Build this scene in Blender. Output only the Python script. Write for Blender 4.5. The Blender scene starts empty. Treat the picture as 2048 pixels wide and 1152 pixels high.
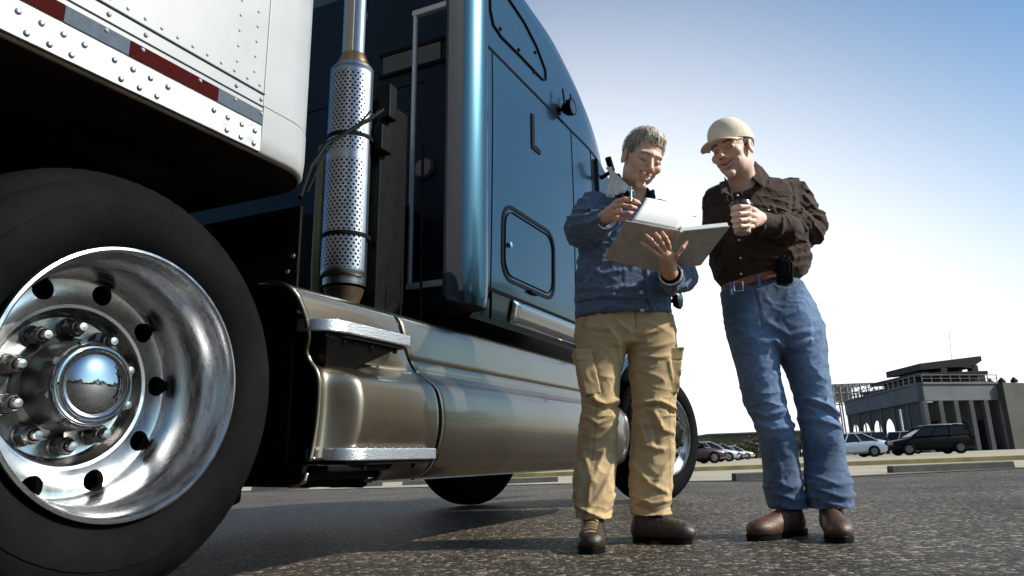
import bpy, bmesh, math, random
import numpy as np
from mathutils import Matrix, Vector
PI = math.pi
random.seed(7)
SC = bpy.context.scene
COL = SC.collection

# ------------------------------------------------------------------ camera
CAM_H = .305
F_PX = 1470.0
PITCH, ROLL = math.radians(13.567), math.radians(2.2)
fw = np.array([0, math.cos(PITCH), math.sin(PITCH)]); rt0 = np.array([1., 0, 0]); up0 = np.cross(rt0, fw)
rt = rt0*math.cos(ROLL) - up0*math.sin(ROLL)
up = up0*math.cos(ROLL) + rt0*math.sin(ROLL)
cam_d = bpy.data.cameras.new('camera'); cam = bpy.data.objects.new('camera', cam_d); COL.objects.link(cam)
cam.matrix_world = Matrix(((rt[0], up[0], -fw[0], 0), (rt[1], up[1], -fw[1], 0), (rt[2], up[2], -fw[2], CAM_H), (0, 0, 0, 1)))
cam_d.sensor_width = 36; cam_d.lens = 36*F_PX/2048; cam_d.clip_start = .05; cam_d.clip_end = 6000
SC.camera = cam

# ------------------------------------------------------------------ sky, sun, exposure
SUN_AZ, SUN_EL = math.radians(98), math.radians(34)
w = bpy.data.worlds.new('World'); SC.world = w; w.use_nodes = True
nt = w.node_tree; bg = nt.nodes['Background']
sky = nt.nodes.new('ShaderNodeTexSky'); sky.sky_type = 'NISHITA'; sky.sun_disc = False
sky.sun_elevation = SUN_EL; sky.sun_rotation = SUN_AZ
sky.air_density = 1.0; sky.dust_density = 2.0; sky.ozone_density = 2.0
# pale haze low over the horizon, whitest straight ahead, thinning upward and to the right
geo = nt.nodes.new('ShaderNodeTexCoord'); sep = nt.nodes.new('ShaderNodeSeparateXYZ'); nt.links.new(geo.outputs['Generated'], sep.inputs[0])
def wm(op, a, b=None, c=None):
    n_ = nt.nodes.new('ShaderNodeMath'); n_.operation = op
    for i_, q in enumerate((a, b, c)):
        if q is None: continue
        if isinstance(q, (int, float)): n_.inputs[i_].default_value = q
        else: nt.links.new(q, n_.inputs[i_])
    return n_.outputs[0]
side = wm('MULTIPLY', wm('MULTIPLY', wm('SUBTRACT', sep.outputs['X'], .06), wm('SUBTRACT', sep.outputs['X'], .06)), .85)
hz = nt.nodes.new('ShaderNodeMapRange'); hz.interpolation_type = 'SMOOTHSTEP'; hz.inputs['From Min'].default_value = .75; hz.inputs['From Max'].default_value = .16; hz.inputs['To Min'].default_value = 0; hz.inputs['To Max'].default_value = 1
nt.links.new(wm('ADD', wm('ABSOLUTE', sep.outputs['Z']), side), hz.inputs[0])
lobe = nt.nodes.new('ShaderNodeMapRange'); lobe.inputs['From Min'].default_value = -.6; lobe.inputs['From Max'].default_value = .9; lobe.inputs['To Min'].default_value = 1.6; lobe.inputs['To Max'].default_value = 10.5; nt.links.new(sep.outputs['Y'], lobe.inputs[0])
hc = nt.nodes.new('ShaderNodeMix'); hc.data_type = 'RGBA'; hc.blend_type = 'MULTIPLY'; hc.inputs[0].default_value = 1; hc.inputs[6].default_value = (.98, .99, 1.0, 1); nt.links.new(lobe.outputs[0], hc.inputs[7])
mxs = nt.nodes.new('ShaderNodeMix'); mxs.data_type = 'RGBA'; nt.links.new(hz.outputs[0], mxs.inputs[0]); tint = nt.nodes.new('ShaderNodeMix'); tint.data_type = 'RGBA'; tint.blend_type = 'MULTIPLY'; tint.inputs[0].default_value = 1; tint.inputs[7].default_value = (.60, .96, 1.14, 1); nt.links.new(sky.outputs[0], tint.inputs[6]); nt.links.new(tint.outputs[2], mxs.inputs[6]); nt.links.new(hc.outputs[2], mxs.inputs[7])
nt.links.new(mxs.outputs[2], bg.inputs[0]); bg.inputs[1].default_value = .110
sl = bpy.data.lights.new('sun', 'SUN'); sl.energy = 5.0; sl.angle = math.radians(.8); sl.color = (1, .93, .82)
so = bpy.data.objects.new('sun', sl); COL.objects.link(so)
sd = Vector((math.sin(SUN_AZ)*math.cos(SUN_EL), math.cos(SUN_AZ)*math.cos(SUN_EL), math.sin(SUN_EL)))
so.rotation_euler = sd.to_track_quat('Z', 'Y').to_euler()
SC.view_settings.view_transform = 'Standard'; SC.view_settings.look = 'None'
SC.view_settings.exposure = .28; SC.view_settings.gamma = 1

# ------------------------------------------------------------------ picture geometry used as a ruler
def ray(u, v): return rt*(u-1024)/F_PX - up*(v-576)/F_PX + fw
def U(u, v, Y):                      # the point at depth Y (world y) seen at photo pixel u, v
    d = ray(u, v); return d*(Y/d[1]) + np.array([0, 0, CAM_H])
TX = np.array([.43804673, .89895078, .00159709]); TY = np.array([.89844439, -.43773888, -.03438546]); TZ = np.array([.03021173, -.01649734, .99940737])
HUBZ = .515
THUB = np.array([-.873163, 1.64848814, .51969854])
TORG = THUB - TZ*HUBZ
def T2(u, v, y=0.):                  # truck x, z on the truck plane y = const
    d = ray(u, v); s = ((THUB-[0, 0, CAM_H])@TY + y)/(d@TY); q = d*s + [0, 0, CAM_H] - TORG
    return q@TX, q@TZ

# ------------------------------------------------------------------ materials
def mat(name, col=(.5, .5, .5), rough=.5, metal=0., coat=0., coat_r=.05, spec=.5, n=None, nscale=20, nlo=.85, nhi=1.15, bump=0., bscale=200, rlo=None, rhi=None, attr=None, trans=0, sheen=0, stretch=None, ndetail=5):
    m = bpy.data.materials.new(name); m.use_nodes = True; t = m.node_tree; b = t.nodes['Principled BSDF']
    L = t.links.new
    b.inputs['Base Color'].default_value = (*col, 1); b.inputs['Roughness'].default_value = rough; b.inputs['Metallic'].default_value = metal
    b.inputs['Coat Weight'].default_value = coat; b.inputs['Coat Roughness'].default_value = coat_r; b.inputs['Specular IOR Level'].default_value = spec
    b.inputs['Transmission Weight'].default_value = trans; b.inputs['Sheen Weight'].default_value = sheen
    tc = t.nodes.new('ShaderNodeTexCoord'); src = tc.outputs['Object']
    if stretch:
        mp = t.nodes.new('ShaderNodeMapping'); mp.inputs['Scale'].default_value = stretch; L(src, mp.inputs['Vector']); src = mp.outputs[0]
    cs = None
    if attr:
        a = t.nodes.new('ShaderNodeAttribute'); a.attribute_name = attr; cs = a.outputs['Color']
    if n or rlo is not None:
        nz = t.nodes.new('ShaderNodeTexNoise'); nz.inputs['Scale'].default_value = nscale; nz.inputs['Detail'].default_value = ndetail; nz.inputs['Roughness'].default_value = .6
        L(src, nz.inputs['Vector'])
        if n:
            mr = t.nodes.new('ShaderNodeMapRange'); mr.inputs['From Min'].default_value = .3; mr.inputs['From Max'].default_value = .7
            mr.inputs['To Min'].default_value = nlo; mr.inputs['To Max'].default_value = nhi; L(nz.outputs['Fac'], mr.inputs[0])
            mx = t.nodes.new('ShaderNodeMix'); mx.data_type = 'RGBA'; mx.blend_type = 'MULTIPLY'; mx.inputs[0].default_value = 1
            if cs: L(cs, mx.inputs[6])
            else: mx.inputs[6].default_value = (*col, 1)
            L(mr.outputs[0], mx.inputs[7]); cs = mx.outputs[2]
        if rlo is not None:
            m2 = t.nodes.new('ShaderNodeMapRange'); m2.inputs['From Min'].default_value = .3; m2.inputs['From Max'].default_value = .7
            m2.inputs['To Min'].default_value = rlo; m2.inputs['To Max'].default_value = rhi; L(nz.outputs['Fac'], m2.inputs[0]); L(m2.outputs[0], b.inputs['Roughness'])
    if cs: L(cs, b.inputs['Base Color'])
    if bump:
        nb = t.nodes.new('ShaderNodeTexNoise'); nb.inputs['Scale'].default_value = bscale; nb.inputs['Detail'].default_value = 4; L(src, nb.inputs['Vector'])
        bp = t.nodes.new('ShaderNodeBump'); bp.inputs['Strength'].default_value = bump; bp.inputs['Distance'].default_value = .01; L(nb.outputs['Fac'], bp.inputs['Height']); L(bp.outputs[0], b.inputs['Normal'])
    return m

M = {}
M['white'] = mat('trailer_white_paint', (.36, .36, .365), .4, coat=.2, n=1, nscale=6, nlo=.90, nhi=1.03)
M['alum'] = mat('brushed_aluminium_rail', (.50, .50, .50), .45, metal=.6, n=1, nscale=22, nlo=.55, nhi=1.05, bump=.15, bscale=40)
M['polish'] = mat('polished_aluminium', (.60, .60, .61), .22, metal=1, n=1, nscale=14, nlo=.72, nhi=1.08, rlo=.18, rhi=.36, stretch=(1, 4, 1))
M['step'] = mat('step_aluminium', (.66, .67, .69), .34, metal=1, bump=.25, bscale=160, stretch=(.3, 1, 3))
M['chrome'] = mat('chrome', (.45, .47, .51), .04, metal=1)
M['darkchrome'] = mat('worn_dark_steel', (.10, .095, .09), .32, metal=.8, n=1, nscale=30, nlo=.6, nhi=1.3, bump=.15, bscale=60)
M['backblue'] = mat('shaded_blue_panel', (.006, .017, .030), .5, spec=.15, n=1, nscale=3)  # cab blue made darker and duller, shade of the rear wall in the colour
M['perf'] = mat('perforated_guard_steel', (.34, .355, .385), .34, metal=1, n=1, nscale=15, nlo=.8, nhi=1.05)
M['blue'] = mat('deep_blue_metallic_paint', (.028, .072, .104), .29, metal=1, coat=.5, coat_r=.06, n=1, nscale=3, nlo=.94, nhi=1.05)
M['tan'] = mat('champagne_metallic_paint', (.265, .215, .155), .32, metal=1, coat=.6, coat_r=.05, n=1, nscale=3, nlo=.93, nhi=1.06)
M['rubber'] = mat('tyre_rubber', (.0038, .0038, .004), .8, spec=.06, n=1, nscale=4, nlo=.6, nhi=2.1, bump=.12, bscale=50)
M['black'] = mat('black_plastic', (.005, .005, .0055), .5, spec=.06, n=1, nscale=20, nlo=.7, nhi=1.4)
M['blackmetal'] = mat('grimy_black_steel', (.006, .0055, .005), .65, spec=.06, n=1, nscale=16, nlo=.5, nhi=1.8, bump=.3, bscale=30)
M['greytrim'] = mat('grey_rubber_trim', (.014, .016, .020), .6, spec=.05, n=1, nscale=10)
M['seam'] = mat('seam_gap', (.003, .004, .006), .7, spec=.04)
M['glass'] = mat('dark_glass', (.01, .012, .014), .04, spec=.8)
M['red'] = mat('red_reflective_tape', (.040, .003, .003), .8, spec=.05, n=1, nscale=90, nlo=.7, nhi=1.3)
M['greytape'] = mat('silver_reflective_tape', (.075, .095, .125), .7, spec=.1, n=1, nscale=60, nlo=.85, nhi=1.15)
M['orange'] = mat('amber_lamp_plastic', (.65, .12, .01), .25, coat=.6)
M['underside'] = mat('trailer_underside', (.012, .009, .006), .75, spec=.06, n=1, nscale=9, nlo=.4, nhi=2.0, bump=.3, bscale=18)
M['lens'] = mat('lamp_lens', (.10, .105, .11), .15, coat=.6)

# ------------------------------------------------------------------ mesh helpers
def link(o, parent=None):
    COL.objects.link(o)
    if parent: o.parent = parent
    return o
def tag(o, label=None, cat=None, group=None, kind=None):
    if label: o['label'] = label
    if cat: o['category'] = cat
    if group: o['group'] = group
    if kind: o['kind'] = kind
    return o
def empty(name, loc=(0, 0, 0), rz=0):
    o = bpy.data.objects.new(name, None); o.location = loc; o.rotation_euler = (0, 0, rz); o.empty_display_size = .1
    return link(o)
class Geo:
    def __init__(s): s.v = []; s.f = []; s.marks = []
    def add(s, vs, fs):
        k = len(s.v); s.marks.append((k, len(s.f))); s.v += [tuple(map(float, p)) for p in vs]; s.f += [tuple(i+k for i in f) for f in fs]; return s
    def box(s, a, b, R=None, c=None):
        (x0, y0, z0), (x1, y1, z1) = a, b
        vs = [(x, y, z) for z in (z0, z1) for (x, y) in ((x0, y0), (x1, y0), (x1, y1), (x0, y1))]
        if R is not None: vs = [tuple(np.array(c) + R@(np.array(p)-np.array(c))) for p in vs]
        return s.add(vs, [(0, 3, 2, 1), (4, 5, 6, 7), (0, 1, 5, 4), (1, 2, 6, 5), (2, 3, 7, 6), (3, 0, 4, 7)])
    def tube(s, pts, r, n=12, cap=True, ry=None):
        pts = [np.array(p, float) for p in pts]; rs = r if hasattr(r, '__len__') else [r]*len(pts); k0 = len(s.v); prev = None; vs = []
        for i, p in enumerate(pts):
            d = pts[min(i+1, len(pts)-1)] - pts[max(i-1, 0)]; d /= np.linalg.norm(d)+1e-12
            if prev is None: a = np.cross(d, [0, 0, 1.]) if abs(d[2]) < .9 else np.cross(d, [1., 0, 0])
            else: a = prev - d*(prev@d)
            a /= np.linalg.norm(a); prev = a; b = np.cross(d, a)
            for j in range(n):
                t = 2*PI*j/n; vs.append(p + (a*math.cos(t)+b*math.sin(t)*(ry or 1))*rs[i])
        fs = [(i*n+j, i*n+(j+1) % n, (i+1)*n+(j+1) % n, (i+1)*n+j) for i in range(len(pts)-1) for j in range(n)]
        if cap: fs += [tuple(range(n))[::-1], tuple((len(pts)-1)*n+j for j in range(n))]
        return s.add(vs, fs)
    def lathe(s, prof, n=48, c=(0, 0, 0), axis='y', close=False):      # prof: (radius, along axis)
        vs = []; c = np.array(c)
        for (r, h) in prof:
            for j in range(n):
                t = 2*PI*j/n
                q = {'y': (r*math.cos(t), h, r*math.sin(t)), 'z': (r*math.cos(t), r*math.sin(t), h), 'x': (h, r*math.cos(t), r*math.sin(t))}[axis]
                vs.append(c+q)
        m = len(prof); rng = range(m if close else m-1)
        return s.add(vs, [(i*n+j, i*n+(j+1) % n, ((i+1) % m)*n+(j+1) % n, ((i+1) % m)*n+j) for i in rng for j in range(n)])
    def grid(s, fn, us, vs_):
        P = [fn(a, b) for a in us for b in vs_]; m = len(vs_)
        return s.add(P, [(i*m+j, (i+1)*m+j, (i+1)*m+j+1, i*m+j+1) for i in range(len(us)-1) for j in range(m-1)])
    def prism(s, poly, h0, h1, axis='y'):   # poly of 2D points, extruded along axis
        def q(a, b, h): return {'y': (a, h, b), 'z': (a, b, h), 'x': (h, a, b)}[axis]
        n = len(poly)
        return s.add([q(a, b, h0) for a, b in poly]+[q(a, b, h1) for a, b in poly], [tuple(range(n))[::-1], tuple(range(n, 2*n))]+[(i, (i+1) % n, n+(i+1) % n, n+i) for i in range(n)])
    def dome(s, c, nrm, r, h, n=10, rings=3):
        c = np.array(c, float); nrm = np.array(nrm, float); a = np.cross(nrm, [0, 0, 1.]) if abs(nrm[2]) < .9 else np.array([1., 0, 0]); a /= np.linalg.norm(a); b = np.cross(nrm, a)
        vs = []
        for k in range(rings):
            th = k/rings*PI/2
            vs += [c + (a*math.cos(2*PI*j/n)+b*math.sin(2*PI*j/n))*r*math.cos(th) + nrm*h*math.sin(th) for j in range(n)]
        vs.append(c+nrm*h)
        fs = [(k*n+j, k*n+(j+1) % n, (k+1)*n+(j+1) % n, (k+1)*n+j) for k in range(rings-1) for j in range(n)]
        fs += [((rings-1)*n+j, (rings-1)*n+(j+1) % n, rings*n) for j in range(n)]
        return s.add(vs, fs)
    def build(s, name, m, parent=None, smooth=False, bevel=0, seg=2, org=None, weld=False, angle=40):
        me = bpy.data.meshes.new(name)
        V = s.v if org is None else [(a-org[0], b-org[1], c-org[2]) for a, b, c in s.v]
        me.from_pydata(V, [], s.f); me.validate()
        bm = bmesh.new(); bm.from_mesh(me)
        if weld: bmesh.ops.remove_doubles(bm, verts=bm.verts, dist=1e-5)
        bmesh.ops.recalc_face_normals(bm, faces=bm.faces); bm.to_mesh(me); bm.free()
        me.materials.append(m)
        if smooth:
            me.polygons.foreach_set('use_smooth', [True]*len(me.polygons))
            if angle < 180: me.set_sharp_from_angle(angle=math.radians(angle))
        o = bpy.data.objects.new(name, me); link(o, parent)
        if org is not None and parent is None: o.location = org
        if bevel:
            md = o.modifiers.new('bevel', 'BEVEL'); md.width = bevel; md.segments = seg; md.limit_method = 'ANGLE'; md.angle_limit = math.radians(35)
            me.polygons.foreach_set('use_smooth', [True]*len(me.polygons)); md.harden_normals = True
        return o
def build_each(g, name, m, parent=None, **kw):      # one object for every shape added to g
    mk = g.marks+[(len(g.v), len(g.f))]; out = []
    for (v0, f0), (v1, f1) in zip(mk[:-1], mk[1:]):
        q = Geo(); q.v = g.v[v0:v1]; q.f = [tuple(i-v0 for i in f) for f in g.f[f0:f1]]; out.append(q.build(name, m, parent, **kw))
    return out
def copy_tree(o, parent=None):
    c = o.copy(); COL.objects.link(c)
    if parent: c.parent = parent
    for ch in list(o.children): copy_tree(ch, c)
    return c
def smoothstep(a, b, x): t = np.clip((x-a)/(b-a), 0, 1); return t*t*(3-2*t)
def pchip(xs, ys):
    xs = np.array(xs, float); ys = np.array(ys, float); o = np.argsort(xs); xs, ys = xs[o], ys[o]
    d = np.gradient(ys, xs)
    def f(x):
        x = np.clip(x, xs[0], xs[-1]); i = np.clip(np.searchsorted(xs, x)-1, 0, len(xs)-2); h = xs[i+1]-xs[i]; t = (x-xs[i])/h
        return (2*t**3-3*t**2+1)*ys[i]+(t**3-2*t**2+t)*h*d[i]+(-2*t**3+3*t**2)*ys[i+1]+(t**3-t**2)*h*d[i+1]
    return f

# ------------------------------------------------------------------ smooth implicit surfaces (bodies, clothes, hands)
def _hash(ix, iy, iz, s):
    h = (ix*374761393 + iy*668265263 + iz*2147483647 + s*974711) & 0xffffffff
    h = ((h ^ (h >> 13))*1274126177) & 0xffffffff
    return ((h ^ (h >> 16)) & 0xffff)/65535.
def vnoise(p, s=0):
    i = np.floor(p).astype(np.int64); f = p-i; f = f*f*(3-2*f); r = 0
    for dx in (0, 1):
        for dy in (0, 1):
            for dz in (0, 1):
                wgt = (f[:, 0] if dx else 1-f[:, 0])*(f[:, 1] if dy else 1-f[:, 1])*(f[:, 2] if dz else 1-f[:, 2])
                r = r + wgt*_hash(i[:, 0]+dx, i[:, 1]+dy, i[:, 2]+dz, s)
    return r
def smin(a, b, k): h = np.clip(.5+.5*(b-a)/k, 0, 1); return b*(1-h)+a*h-k*h*(1-h)
def ell(p, c, r):
    q = (p-np.array(c))/np.array(r); k0 = np.linalg.norm(q, axis=1); k1 = np.linalg.norm(q/np.array(r), axis=1)+1e-9
    return k0*(k0-1)/k1
def cap(p, a, b, ra, rb):
    a = np.array(a, float); b = np.array(b, float); ba = b-a; h = np.clip((p-a)@ba/(ba@ba+1e-12), 0, 1)
    return np.linalg.norm(p-a-h[:, None]*ba, axis=1)-(ra+(rb-ra)*h)
def chain(p, pts, rs, k=.004):
    d = None
    for i in range(len(pts)-1):
        e = cap(p, pts[i], pts[i+1], rs[i], rs[i+1]); d = e if d is None else smin(d, e, k)
    return d
def loft(rows, exp=2.2):      # rows: (z, cx, cy, rx, ry)
    R = np.array(sorted(rows)); fs = [pchip(R[:, 0], R[:, k]) for k in (1, 2, 3, 4)]; z0, z1 = R[0, 0], R[-1, 0]
    def f(p):
        z = p[:, 2]; cx, cy, rx, ry = [g(z) for g in fs]
        q = (np.abs((p[:, 0]-cx)/rx)**exp+np.abs((p[:, 1]-cy)/ry)**exp)**(1/exp)
        return np.maximum((q-1)*np.minimum(rx, ry), np.maximum(z-z1, z0-z)*.9)
    return f
def nets(fn, lo, hi, h, B=8):
    lo = np.array(lo, float); n = (np.ceil((np.array(hi)-lo)/h/B).astype(int))*B
    nb = n//B; c = np.stack(np.meshgrid(*[(np.arange(k)+.5)*B*h for k in nb], indexing='ij'), -1).reshape(-1, 3)+lo
    dc = np.concatenate([fn(c[i:i+200000]) for i in range(0, len(c), 200000)])
    D = np.repeat(np.repeat(np.repeat(np.where(dc < 0, -1., 1.).reshape(nb).astype(np.float32), B, 0), B, 1), B, 2)
    act = np.argwhere((np.abs(dc) < B*h*1.5+.004).reshape(nb))
    off = np.stack(np.meshgrid(*[np.arange(B)]*3, indexing='ij'), -1).reshape(-1, 3)
    for i in range(0, len(act), 600):
        idx = (act[i:i+600, None, :]*B+off[None]).reshape(-1, 3)
        D[idx[:, 0], idx[:, 1], idx[:, 2]] = fn(idx*h+lo)
    S = D < 0; cnt = np.zeros(np.array(S.shape)-1, np.int8)
    for dx in (0, 1):
        for dy in (0, 1):
            for dz in (0, 1): cnt += S[dx:S.shape[0]-1+dx, dy:S.shape[1]-1+dy, dz:S.shape[2]-1+dz]
    cells = np.argwhere((cnt > 0) & (cnt < 8)); cs = np.array(cnt.shape); lin = cells@np.array([cs[1]*cs[2], cs[2], 1])
    P = np.zeros((len(cells), 3)); W = np.zeros(len(cells))
    cor = [(a, b, c_) for a in (0, 1) for b in (0, 1) for c_ in (0, 1)]
    val = {q: D[cells[:, 0]+q[0], cells[:, 1]+q[1], cells[:, 2]+q[2]] for q in cor}
    for q in cor:
        for ax in range(3):
            if q[ax] == 0:
                r = list(q); r[ax] = 1; r = tuple(r); a, b = val[q], val[r]; m = (a < 0) != (b < 0); t = np.where(m, a/(a-b+1e-12), 0)
                pt = np.tile(np.array(q, float), (len(cells), 1)); pt[:, ax] += t; P[m] += pt[m]; W[m] += 1
    P = (cells+P/W[:, None])*h+lo
    F = []
    for ax in range(3):
        sl = [slice(None)]*3; s2 = [slice(None)]*3; sl[ax] = slice(0, -1); s2[ax] = slice(1, None)
        A = S[tuple(sl)]; E = np.argwhere(A != S[tuple(s2)]); o1, o2 = [k for k in range(3) if k != ax]
        E = E[(E[:, o1] > 0) & (E[:, o2] > 0) & (E[:, o1] < cs[o1]) & (E[:, o2] < cs[o2])]
        q = []
        for d1, d2 in ((0, 0), (1, 0), (1, 1), (0, 1)):
            e = E.copy(); e[:, o1] -= d1; e[:, o2] -= d2; q.append(np.searchsorted(lin, e@np.array([cs[1]*cs[2], cs[2], 1])))
        q = np.stack(q, 1); fl = A[tuple(E.T)]
        if ax == 1: fl = ~fl
        q[~fl] = q[~fl][:, ::-1]; F.append(q)
    return P, np.concatenate(F)
def net_obj(name, fn, lo, hi, h, m, parent=None, org=(0, 0, 0), col=None, it=1):
    P, F = nets(fn, lo, hi, h)
    if it:        # one light relaxing pass
        for _ in range(it):
            acc = np.zeros_like(P); cn = np.zeros(len(P))
            for k in range(4):
                a, b = F[:, k], F[:, (k+1) % 4]
                for ax in range(3): acc[:, ax] += np.bincount(a, P[b, ax], len(P))+np.bincount(b, P[a, ax], len(P))
                cn += np.bincount(a, minlength=len(P))+np.bincount(b, minlength=len(P))
            P = .5*P+.5*acc/np.maximum(cn, 1)[:, None]
    me = bpy.data.meshes.new(name); me.vertices.add(len(P)); me.vertices.foreach_set('co', (P-np.array(org)).ravel())
    me.loops.add(F.size); me.loops.foreach_set('vertex_index', F.ravel().astype(np.int32)); me.polygons.add(len(F)); me.polygons.foreach_set('loop_start', np.arange(0, F.size, 4, dtype=np.int32))
    me.polygons.foreach_set('use_smooth', np.ones(len(F), bool)); me.update(calc_edges=True); me.validate()
    if col is not None:
        c = np.ones((len(P), 4)); c[:, :3] = col(P); a = me.color_attributes.new('Col', 'FLOAT_COLOR', 'POINT'); a.data.foreach_set('color', c.ravel())
    me.materials.append(m); o = bpy.data.objects.new(name, me); link(o, parent)
    if parent is None: o.location = org
    return o
def poly_dist(x, z, pts):
    d = None
    for (a, b) in zip(pts[:-1], pts[1:]):
        ax, az, bx, bz = a[0], a[1], b[0], b[1]; L2 = (bx-ax)**2+(bz-az)**2+1e-12
        h = np.clip(((x-ax)*(bx-ax)+(z-az)*(bz-az))/L2, 0, 1); e = np.hypot(x-ax-h*(bx-ax), z-az-h*(bz-az)); d = e if d is None else np.minimum(d, e)
    return d
# ------------------------------------------------------------------ the blue tractor unit
truck = bpy.data.objects.new('semi_truck', None); link(truck); truck.empty_display_size = .2
truck.matrix_world = Matrix(((TX[0], TY[0], TZ[0], TORG[0]), (TX[1], TY[1], TZ[1], TORG[1]), (TX[2], TY[2], TZ[2], TORG[2]), (0, 0, 0, 1)))
tag(truck, 'deep blue sleeper truck with champagne side fairings, parked behind the two men', 'truck')

def hexa(g, c, r, y0, y1, n=6):
    g.prism([(c[0]+r*math.cos(2*PI*k/n), c[1]+r*math.sin(2*PI*k/n)) for k in range(n)], y0, y1)
def cut_holes(o, cutter_geo):
    c = cutter_geo.build('cut', M['black'], o.parent); md = o.modifiers.new('b', 'BOOLEAN'); md.object = c; md.operation = 'DIFFERENCE'; md.solver = 'EXACT'
    bpy.context.view_layer.update()
    me = bpy.data.meshes.new_from_object(o.evaluated_get(bpy.context.evaluated_depsgraph_get())); o.modifiers.clear(); o.data = me
    bpy.data.objects.remove(c)
    me.polygons.foreach_set('use_smooth', [True]*len(me.polygons)); me.set_sharp_from_angle(angle=math.radians(32))
def tyre_geo():
    g = Geo(); n = 288
    prof = [(.300, -.030), (.318, -.004), (.345, .010), (.375, .014), (.40, .010), (.402, .007), (.425, .001), (.445, -.012), (.458, -.025), (.460, -.032), (.476, -.045), (.490, -.064), (.498, -.085), (.500, -.11), (.4995, -.112), (.488, -.114), (.488, -.124), (.501, -.126), (.502, -.158), (.49, -.160), (.49, -.170), (.502, -.172), (.501, -.205), (.498, -.225), (.488, -.255), (.46, -.285), (.42, -.305), (.37, -.31), (.30, -.29)]
    vs = []
    for (r, h) in prof:
        for j in range(n):
            t = 2*PI*j/n; q = r
            if r > .465 and h > -.13 and h < -.03 and (j % 4) < 1: q = r-.0022
            if .318 < r < .44 and h > -.02: q = r+.0006*math.sin(j*1.3)
            vs.append((q*math.cos(t), h, q*math.sin(t)))
    m = len(prof)
    return g.add(vs, [(i*n+j, i*n+(j+1) % n, ((i+1) % m)*n+(j+1) % n, ((i+1) % m)*n+j) for i in range(m) for j in range(n)])
def wheel(name, loc, drive=True, parent=truck, detail=True, rz=0, label=None):
    r = bpy.data.objects.new(name, None); link(r, parent); r.location = loc; r.rotation_euler = (0, 0, rz); r.empty_display_size = .1
    if label: r['label'] = label
    ty = tyre_geo().build('tyre', M['rubber'], r, smooth=True, angle=30)
    if not detail: 
        Geo().lathe([(.30, -.03), (.05, -.14), (.001, -.14)]).build('rim', M['blackmetal'], r, smooth=True); return r
    g = Geo()
    if drive:
        pr = [(.300, -.004), (.3055, .002), (.3045, .009), (.2985, .011), (.2935, .005), (.290, -.008), (.286, -.035), (.279, -.055), (.272, -.066), (.268, -.09), (.265, -.13), (.2635, -.165), (.2625, -.186), (.2605, -.198), (.2565, -.2045), (.250, -.2065), (.235, -.2075), (.218, -.2065), (.206, -.2015), (.194, -.194), (.186, -.196), (.179, -.207), (.173, -.225), (.166, -.234), (.155, -.236), (.06, -.236)]
        bk = [(.06, -.262), (.17, -.262), (.205, -.232), (.265, -.232), (.279, -.20), (.280, -.09), (.300, -.05)]
    else:
        pr = [(.300, -.004), (.3055, .002), (.3045, .009), (.2985, .011), (.2935, .005), (.290, -.008), (.284, -.035), (.277, -.05), (.268, -.052), (.255, -.040), (.235, -.022), (.215, -.012), (.19, -.006), (.165, -.004), (.12, -.004)]
        bk = [(.12, -.03), (.21, -.035), (.262, -.07), (.275, -.09), (.295, -.06)]
    g.lathe(pr+bk, n=96, close=True); rim = g.build('rim', M['polish'], r, smooth=True, weld=True)
    hg = Geo(); ph = math.radians(76.2 if drive else 8); nh = 10; hr = .2365 if drive else .238
    for k in range(nh):
        a = ph+k*2*PI/nh; c = Geo(); hg.tube([(hr*math.cos(a), -.4, hr*math.sin(a)), (hr*math.cos(a), .1, hr*math.sin(a))], .0258, n=28)
    cut_holes(rim, hg)
    Geo().lathe([(.001, -.30), (.262, -.30), (.262, -.27)] if drive else [(.001, -.12), (.26, -.12)], n=48).build('brake_drum', M['blackmetal'], r)
    if drive:
        for k in range(10):
            a = math.radians(20)+k*2*PI/10; c = (.139*math.cos(a), .139*math.sin(a)); n_ = Geo()
            n_.lathe([(.0265, -.236), (.0265, -.230), (.0225, -.226)], n=20, c=(c[0], 0, c[1]))
            hexa(n_, c, .0235, -.229, -.196)
            n_.lathe([(.0215, -.197), (.0180, -.187), (.0145, -.185)], n=18, c=(c[0], 0, c[1]))
            nn = n_.build('lug_nut', M['darkchrome'], r, smooth=True, bevel=.0015, angle=30)
            t_ = Geo(); t_.lathe([(.0115, -.187), (.0115, -.174), (.0095, -.169), (.0001, -.168)], n=16, c=(c[0], 0, c[1])).build('stud_tip', M['polish'], nn, smooth=True)
        hb = Geo(); hb.lathe([(.122, -.236), (.120, -.226), (.108, -.215), (.105, -.17), (.102, -.135), (.098, -.128), (.06, -.128)], n=48)
        for k in range(8):
            a = k*PI/4+.3; hexa(hb, (.099*math.cos(a), .099*math.sin(a)), .0095, -.15, -.124)
        hb.build('hub', M['darkchrome'], r, smooth=True, angle=35)
        cp = Geo(); cp.lathe([(.094, -.130), (.0965, -.122), (.0955, -.113), (.091, -.109), (.088, -.112), (.085, -.111)], n=64)
        cp.lathe([(.085*math.cos(t), -.111+.040*math.sin(t)) for t in np.linspace(0, PI/2-.001, 12)], n=64)
        cp.build('hub_cap', M['chrome'], r, smooth=True, weld=True, angle=50)
    else:
        for k in range(10):
            a = .2+k*2*PI/10; c = (.168*math.cos(a), .168*math.sin(a)); n_ = Geo(); hexa(n_, c, .021, -.005, .028); n_.lathe([(.017, .028), (.010, .042), (.0001, .043)], n=12, c=(c[0], 0, c[1]))
            n_.build('lug_nut', M['darkchrome'], r, smooth=True, angle=30)
        Geo().lathe([(.125, -.005), (.118, .03), (.112, .06), (.09, .075), (.001, .078)], n=40).build('hub', M['blackmetal'], r, smooth=True, angle=35)
    return r
wheel('wheel', (0, 0, HUBZ), True, label='big dished rear wheel with chrome hub cap')
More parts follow.
